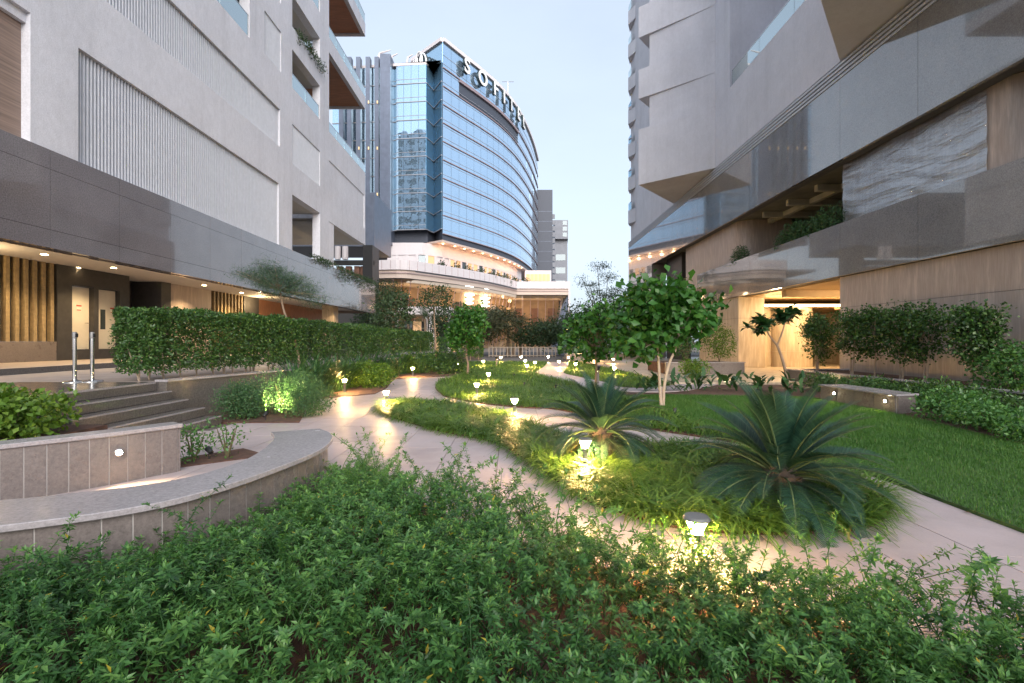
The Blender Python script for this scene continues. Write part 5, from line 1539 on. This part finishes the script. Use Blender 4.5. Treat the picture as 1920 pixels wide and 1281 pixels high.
# frangipani: rosettes of long leaves at fork tips
def rosette_tree(label, loc, forks, tips, nl, leaf, r0):
    t = thing('frangipani_tree', label, 'tree', loc)
    for pts, a, b in forks:
        q = smooth_poly([tuple(p) for p in pts], 4, False)
        MB().tube(q, [a+(b-a)*k/(len(q)-1) for k in range(len(q))], 8).build('trunk', M['bark'], t, smooth=True)
    parts = []; mb = MB()
    for (tx, ty, tz, base) in tips:
        for j in range(7):
            c = np.array([tx, ty, tz])+rng.normal(0, .19, 3)*np.array([1.15, 1, .55])
            mb.tube([forks[base][0][-1], tuple(c)], [.014, .010], 5)
            az = rng.uniform(0, 6.283, nl); el = rng.uniform(-.5, .8, nl)
            D = np.stack([np.cos(az)*np.cos(el), np.sin(az)*np.cos(el), np.sin(el)], 1); N = np.stack([-np.cos(az)*np.sin(el), -np.sin(az)*np.sin(el), np.cos(el)], 1)
            parts.append(inst(LEAF_M[0], LEAF_M[1], np.tile(c, (nl, 1)), D, N, leaf*rng.uniform(.7, 1.1, nl), rng.uniform(.1, .9, nl)))
    mb.build('branches', M['bark'], t)
    link('crown', npmesh('crown', *merge(parts), M['lf_frangi']), t)
FYd = 13.9
def fr(px, py): p = W(px, py, FYd); q = W(1474, 735, FYd); return (p.x-q.x, 0, p.z-.02)
rosette_tree('forked frangipani tree standing before the glowing entrance', (W(1474, 735, FYd).x, FYd, .02),
             [([(0, 0, 0), fr(1474, 705), fr(1466, 672), fr(1457, 648)], .05, .032), ([fr(1457, 648), fr(1446, 634), fr(1437, 620)], .028, .02), ([fr(1457, 648), fr(1466, 625), fr(1472, 603)], .028, .02)],
             [(*fr(1420, 612)[:1], 0, fr(1420, 612)[2], 1), (fr(1440, 600)[0], .1, fr(1440, 600)[2], 1), (fr(1486, 590)[0], 0, fr(1486, 590)[2], 2), (fr(1470, 596)[0], .1, fr(1470, 596)[2], 2)], 24, .27, .05)
# leaning needle leaved tree on the left
def cas(px, py, d=13.2): p = W(px, py, d); return (p.x+5.75, p.y-13.2, p.z-.02)
CASD = (-5.75, 13.2, .02)
tree('needle_tree', 'leaning slender tree with wispy grey green foliage in front of the hedge', CASD,
     [([(0, 0, 0), cas(563, 700), cas(556, 650), cas(543, 612), cas(531, 578), cas(525, 545)], .045, .022)],
     [(cas(520, 530), (.55, .5, .38)), (cas(490, 520), (.55, .5, .22)), (cas(560, 535), (.5, .5, .30)), (cas(505, 500), (.35, .4, .25)), (cas(590, 560), (.35, .4, .18)), (cas(455, 512), (.3, .3, .10))], 10500, .12, M['lf_fine'], (np.array([(0, .035, 0), (0, -.035, 0), (1, 0, -.25)], float), np.array([(0, 1, 2)])), 'bark', cluster=40, spread=.11, droop=.03, up=0)
# slim standing trees in the middle distance
def mid_tree(name, label, px, Y, ztop, zbot, rx, n, leaf, mat, shape=LEAF_M, bark='bark', group='trees in the middle distance', cluster=16, ry_=None):
    x = (px-960)/FPX*Y
    h = (ztop-zbot)/2; zc = (ztop+zbot)/2
    tree(name, label, (x, Y, 0), [([(0, 0, 0), (.04, 0, zbot*.5), (-.03, 0, zbot), (0, 0, zc)], .02*ztop**.7+.015, .02)],
         [((0, 0, zc), (rx, ry_ or rx, h)), ((rx*.45, 0, zc+h*.35), (rx*.6, rx*.6, h*.55)), ((-rx*.5, 0, zc-h*.2), (rx*.6, rx*.6, h*.6))], int(n*1.7), leaf, mat, shape, bark, group, cluster, rx*.19)
mid_tree('broadleaf_tree', 'dense dark green round tree in the middle of the view', 876, 21, 3.15, .95, .72, 1500, .17, M['lf_big'], LEAF_W)
mid_tree('slender_tree', 'slim young tree in front of the third hedge left of the canopy', 737, 24, 4.1, 1.9, .95, 1300, .16, M['lf_far'])
mid_tree('slender_tree', 'very slim young tree before the canopy posts', 815, 27, 4.7, 3.0, .9, 700, .15, M['lf_far'])
mid_tree('far_tree', 'brownish dry tree before the glass lobby', 925, 49, 5.0, 2.0, 2.3, 1900, .26, M['lf_farbrown'])
mid_tree('far_tree', 'bushy tree right of the palms behind the fence', 1010, 51, 3.6, 1.0, 2.2, 1900, .28, M['lf_far'])
mid_tree('far_tree', 'bushy tree behind the bright clipped hedge', 1050, 53, 4.0, 1.0, 2.6, 1900, .28, M['lf_far'])
mid_tree('far_tree', 'dark round tree behind the left end of the clipped hedge', 1098, 46, 5.2, 1.2, 2.4, 2000, .26, M['lf_far'])
mid_tree('far_tree', 'tree beside the granite pier of the right tower', 1150, 38, 4.8, 1.0, 2.2, 2000, .24, M['lf_far'])
mid_tree('far_tree', 'dark tree behind the canopy beside the black pier', 705, 48, 5.6, 1.5, 2.0, 1800, .25, M['lf_far'])
mid_tree('far_tree', 'dark green tree in front of the lobby glass left of the round tree', 845, 50, 5.4, 1.4, 1.9, 1800, .26, M['lf_far'])
mid_tree('far_tree', 'spreading green tree before the chandeliers', 905, 54, 5.2, 1.5, 2.2, 1800, .26, M['lf_far'])
mid_tree('far_tree', 'white flowering tree above the third hedge', 720, 55, 8.5, 5.2, 1.9, 1500, .20, M['lf_far'])
def feather_tree(label, px, Y, tops, zb):
    x0 = (px-960)/FPX*Y
    tr = [([(0, 0, 0), (.1, 0, zb*.5), (0, 0, zb)], .10, .06)]
    cr = []
    for (qx, qy, r) in tops:
        p = W(qx, qy, Y); cr.append(((p.x-x0, 0, p.z), (r, r, r*.35)))
        tr.append(([(0, 0, zb), ((p.x-x0)*.5, 0, (zb+p.z)*.5+.2), (p.x-x0, 0, p.z)], .05, .015))
    tree('feathery_tree', label, (x0, Y, 0), tr, cr, 3600, .16, M['lf_fine'], LEAF_N, 'bark_dark', None, 30, .22)
feather_tree('open feathery tree against the sky left of the right tower', 1130, 40, [(1120, 500, .9), (1105, 535, .9), (1140, 520, .9), (1160, 545, 1.0), (1125, 555, 1.2), (1150, 575, 1.2), (1090, 520, .5)], 2.2)
# palms
def palm(label, px, Y, h, L, nf, seed):
    x = (px-960)/FPX*Y; rs = random.Random(seed)
    t = thing('palm_tree', label, 'palm', (x, Y, 0), 'palms before the glass lobby')
    MB().tube([(0, 0, 0), (.05, 0, h*.5), (0, 0, h)], [.19, .15, .13], 9).build('trunk', M['bark'], t, smooth=True)
    (V, F, q), rib = frond_mesh(L, 1.5, L*.24, 30)
    me = npmesh('frond', V, F, q, M['lf_far'])
    for k in range(nf):
        f = k/nf; a = k*2.4
        fo = link('frond', me, t, (0, 0, h))
        fo.rotation_euler = (Matrix.Rotation(a, 3, 'Z') @ Matrix.Rotation(-R(75-85*f), 3, 'Y')).to_euler()
palm('palm with drooping crown right of the brown dry tree', 952, 50, 3.4, 2.4, 20, 1)
palm('palm with drooping crown in the middle before the lobby glass', 975, 52, 3.0, 2.3, 18, 2)
palm('palm standing before the entrance canopy posts', 797, 45, 3.6, 1.9, 20, 3)
palm('small palm low behind the picket fence', 962, 49, 1.4, 2.0, 18, 4)
palm('palm left of the entrance canopy', 765, 50, 3.3, 1.9, 18, 5)

# ---- small trees trained in front of the travertine wall
TRX = 10.95
def wtree(label, px, ztop, zbot, r, n, trunks=2, lean=0.0, extra=None):
    Y = TRX*FPX/(px-960)
    tr = []
    for j in range(trunks):
        o = .12*(j-(trunks-1)/2)
        tr.append(([(0, o*.6, 0), (.02, o*1.2+lean*.3, .55), (0, o*2+lean, zbot-.1)], .028, .014))
    zc = (ztop+zbot)/2-.47; h = (ztop-zbot)/2
    cr = [((0, lean, zc), (.42, r, h)), ((0, lean+r*.5, zc+h*.45), (.36, r*.6, h*.5)), ((0, lean-r*.5, zc+h*.3), (.36, r*.6, h*.55))]
    cr += [((.05, lean+r*random.uniform(-.8, .8), zc-h*1.05), (.22, .22, .16)), ((.05, lean+r*random.uniform(-.9, .9), zc-h*.8), (.25, .28, .2))]
    if extra: cr += extra
    tree('wall_tree', label, (TRX, Y, .44), tr, cr, int(n*1.5), .085, M['lf_hedge'], LEAF_W, 'bark_pale', 'small trees along the travertine wall', 14, .10, cat='tree')
wtree('small tree at the corner of the lit entrance', 1532, 2.55, .95, .55, 2000)
wtree('small leafy tree before the left end of the travertine wall', 1597, 2.55, 1.15, .60, 1900)
wtree('small leafy tree before the wall, second from its left end', 1640, 2.60, 1.15, .55, 1900, 1)
wtree('small leafy tree before the wall, third from its left end', 1690, 2.60, 1.05, .50, 1900)
wtree('small leafy tree before the wall, fourth from its left end', 1735, 2.50, 1.10, .40, 1500, 2)
wtree('fullest small tree before the wall with a branch reaching sideways', 1822, 2.42, 1.05, .48, 2900, 1, -.05, [((0, -.55, 1.72), (.15, .35, .12))])
bush('wall_shrub', 'broad shrub in the dark planter at the picture edge', (10.9, 10.5, .44), (.6, .75, .95), 1900, .09, M['lf_shrub'], 'planter shrubs', LEAF_W, 4, .7)
bush('planter_shrub', 'lit yellow green shrub in the entrance planter', (9.3, 21.7, .56), (.75, .5, 1.5), 2000, .09, M['lf_yellow'], 'planter shrubs', LEAF_M, 4, 1.9, zlift=.25)
bush('planter_shrub', 'dark twiggy shrub in the entrance planter behind the two stemmed tree', (7.9, 21.9, .56), (1.0, .5, 1.3), 1300, .09, M['lf_hedge'], 'planter shrubs', LEAF_M, 5, 3.1, stems=12, zlift=.3)
bush('round_shrub', 'round shrub lit by the lamp in front of the entrance planter', (7.0, 18.6, .10), (.55, .5, .65), 1600, .09, M['lf_yellow'], 'round shrubs', LEAF_M, 4, 4.4)
# upper terrace plants
for k, (px, py, r, lab) in enumerate([(1388, 470, .55, 'small wispy plant on the terrace beside the rounded pillar'), (1475, 438, .5, 'wispy plant on the upper terrace, leftmost of the four near the film covered wall'), (1500, 432, .55, 'wispy plant on the upper terrace, second of the four'), (1528, 420, .6, 'wispy plant on the upper terrace, third of the four'), (1556, 405, .7, 'tall wispy plant on the upper terrace touching the film covered wall')]):
    X = 12.36; Y = X*FPX/(px-960)
    bush('terrace_plant', lab, (X, Y, 5.55), (.42, r, .75+.5*r), 1200, .12, M['lf_feather'], 'plants on the upper terrace', LEAF_N, 4, k*1.1, stems=3)
# trailing plants on the left building
def trailing(label, Y0, Y1, z, drop, n, x=FX+.02):
    t = thing('trailing_plant', label, 'plant', (x, (Y0+Y1)/2, z), 'trailing plants on the left building')
    y = rng.uniform(Y0, Y1, n)-(Y0+Y1)/2; q = rng.uniform(0, 1, n)
    dl = drop*(.6+.4*sine_noise(y, y*0, 2.0, int(abs(Y0*10)) % 50))
    P = np.stack([-.15+rng.normal(0, .12, n)+.22*np.minimum(q*3, 1), y+rng.normal(0, .05, n), .28-np.abs(dl)*q**1.3-.1*q], 1)
    link('foliage', npmesh('foliage', *leaf_cloud(P, .13, LEAF_N, None, -.2), M['lf_far']), t)
    mb = MB()
    for s in np.linspace(Y0, Y1, 6)-(Y0+Y1)/2:
        mb.tube([(-.25, s, .0), (.02, s+.05, .15), (.10, s+.1, -drop*.5)], .008, 4)
    mb.build('vines', M['stem'], t)
trailing('trailing plant along the granite parapet at the far end of the left building', 31.2, 40.0, 6.22, 1.3, 2400, GX+.02)
trailing('small trailing plant on the parapet under the tall window', 27.6, 30.4, 6.22, .55, 700, GX+.02)
trailing('trailing plant in the upper balcony opening of the left building', 25.8, 29.3, 18.0, .9, 900)
trailing('plant spilling from the middle cantilevered balcony', 31.0, 34.5, 14.75, .7, 900, FX-1.6)
trailing('plant spilling from the upper cantilevered balcony', 31.0, 34.5, 20.7, .8, 900, FX-1.6)
for k, s in enumerate(np.linspace(14, PL_[-1]-10, 9)):
    p = arc_at(PO, PL_, s)
    bush('terrace_topiary', 'clipped dark bush on the white podium terrace, number %s from its curved corner' % ('first', 'second', 'third', 'fourth', 'fifth', 'sixth', 'seventh', 'eighth', 'last')[k], (p.x-.3, p.y+1.6, 14.3), (1.0, 1.0, 2.5), 300, .42, M['lf_far'], 'podium terrace bushes', LEAF_M, 3, k*1.0, stems=1)

# ================================================================== GARDEN LAMPS
def bollard_meshes():
    post = MB().lathe([(.040, 0), (.040, .012), (.030, .016), (.030, .255), (.032, .26), (.0, .26)], n=18).mesh('post', M['metal_grey'], True)
    neck = MB().lathe([(.033, .262), (.033, .305), (.0, .305)], n=18).mesh('neck', M['chrome'], True)
    lens = MB().lathe([(.034, .306), (.040, .33), (.066, .388), (.0, .388)], n=20).mesh('lens', M['em_bollard'], True)
    cap = MB().lathe([(.080, .390), (.082, .398), (.070, .412), (.0, .418)], n=20).mesh('cap', M['metal_grey'], True)
    return post, neck, lens, cap
BM = bollard_meshes()
def bollard(label, px, py, sc=1.0, lit=True, zg=.02):
    zh = zg+.35*sc
    Y = (EYE-zh)*FPX/(py-640.5); x = (px-960)/FPX*Y
    t = thing('path_lamp', label, 'lamp', (x, Y, zg), 'bollard lamps along the path')
    t.scale = (sc, sc, sc)
    for nme, me in zip(('post', 'neck', 'lens', 'cap'), BM):
        if nme == 'lens' and not lit: me = DARK_LENS
        link(nme, me, t)
    return t
DARK_LENS = MB().lathe([(.034, .306), (.040, .33), (.066, .388), (.0, .388)], n=20).mesh('lens', M['metal_dark'], True)
BL = [(1306, 986, 'bollard lamp standing in the foreground shrubs at the path edge'), (1097, 832, 'bollard lamp on the island in front of the smaller cycad'), (965, 752, 'bollard lamp at the middle of the island where the paths part'), (724, 737, 'bollard lamp at the tip of the lily turf island'),
      (646, 714, 'bollard lamp before the yellow green shrubs of the left bed'), (774, 691, 'bollard lamp among far shrubs of the left bed'), (894, 722, 'bollard lamp at the near edge of the grass bed, nearest of that bed'), (916, 702, 'bollard lamp inside the grass bed behind its nearest lamp'),
      (906, 678, 'far bollard lamp just right of the round dark tree'), (860, 681, 'far bollard lamp left of the round dark tree'), (939, 671, 'far bollard lamp below the left end of the fence'), (985, 677, 'far bollard lamp left of the far path, middle one of three'),
      (988, 686, 'far bollard lamp at the near left edge of the far path'), (1003, 680, 'far bollard lamp touching the far path bend'), (977, 669.5, 'farthest bollard lamp below the middle of the fence'), (1028, 669.5, 'farthest bollard lamp below the right end of the fence'),
      (1048, 678, 'far bollard lamp right of the far path'), (1066, 670.5, 'far bollard lamp below the bright clipped hedge'), (1079, 683, 'far bollard lamp nearest on the right of the far path'), (1117, 670, 'far bollard lamp above the smaller cycad'), (1150, 674, 'far bollard lamp beyond the cycad, upper of two'),
      (1152, 691, 'far bollard lamp beyond the cycad, lower of two'), (1275, 688, 'bollard lamp beside the round shrub before the entrance planter')]
for px, py, lab in BL: bollard(lab, px, py)
bollard('unlit dark bollard before the left end of the fence', 931, 671, 1.5, False)
bollard('unlit dark bollard behind the smaller cycad', 1121, 690, 1.6, False)

def ground_spot(label, loc, aim, e, lit=True, col=(1.0, .85, .35)):
    t = thing('ground_spotlight', label, 'spotlight', loc, 'small ground spotlights')
    d = (Vector(aim)-Vector(loc)).normalized()
    MB().tube([(0, 0, -.02), (0, 0, .09)], .008, 6).build('spike', M['metal_dark'], t)
    q = d.to_track_quat('Z', 'Y').to_euler()
    h = MB().lathe([(.0, -.06), (.026, -.06), (.032, -.02), (.036, .04), (.030, .04), (.028, .02), (.0, .02)], n=16).build('head', M['metal_dark'], t, loc=(0, 0, .11), rot=q)
    MB().lathe([(.0, .022), (.027, .022), (.027, .026), (.0, .026)], n=14).build('lens', M['em_spot'] if lit else M['glass_dark'], h)
    if lit: lamp('spot_beam', 'SPOT', Vector((0, 0, .11))+d*.05, e, col, .02, R(95), Vector((0, 0, .11))+d*2, parent=t)
g = G(500, 789)
ground_spot('spotlight glowing among the feathery shrubs of the left bed', (g.x, g.y-.05, .02), (g.x+.12, g.y+.6, .45), 240)
g = G(392, 862)
ground_spot('black unlit spotlight in the soil patch by the low wall', (g.x, g.y, .012), (g.x-.4, g.y+.2, .25), 0, False)
for px, py, e, lab in ((1265, 781, 8, 'spotlight in the grass at the foot of the two stemmed tree'), (983, 727, 6, 'spotlight in the middle of the grass bed'), (1042, 733, 6, 'spotlight in the grass bed left of the smaller cycad'), (964, 709, 7, 'spotlight in the grass bed behind the nearest lamp'), (905, 690, 7, 'spotlight under the round dark tree')):
    g = G(px, py)
    ground_spot(lab, (g.x, g.y, .02), (g.x+.15, g.y+.25, .5), e)
def glow_disc(label, p, e):
    t = thing('floor_lamp', label, 'lamp', p, 'flush floor lamps near the entrance')
    MB().lathe([(.09, 0), (.09, .015), (.07, .018), (.0, .018)], n=18).build('ring', M['chrome'], t)
    MB().lathe([(.0, .019), (.065, .019), (.06, .026), (.0, .027)], n=16).build('lens', M['em_spot'], t)
    lamp('floor_lamp_light', 'POINT', (0, 0, .12), e, WARM, .05, parent=t)
glow_disc('flush glowing lamp in the entrance floor', (7.95, 18.0, .10), 10)
wall_lamp('bright lamp on the near end of the long dark planter', (10.6, 17.44+.29, .32), (0, 1, 0), 4)
wall_lamp('bright lamp low on the end wall of the dark planter', (9.985, 16.6, .30), (-1, 0, 0), 5)
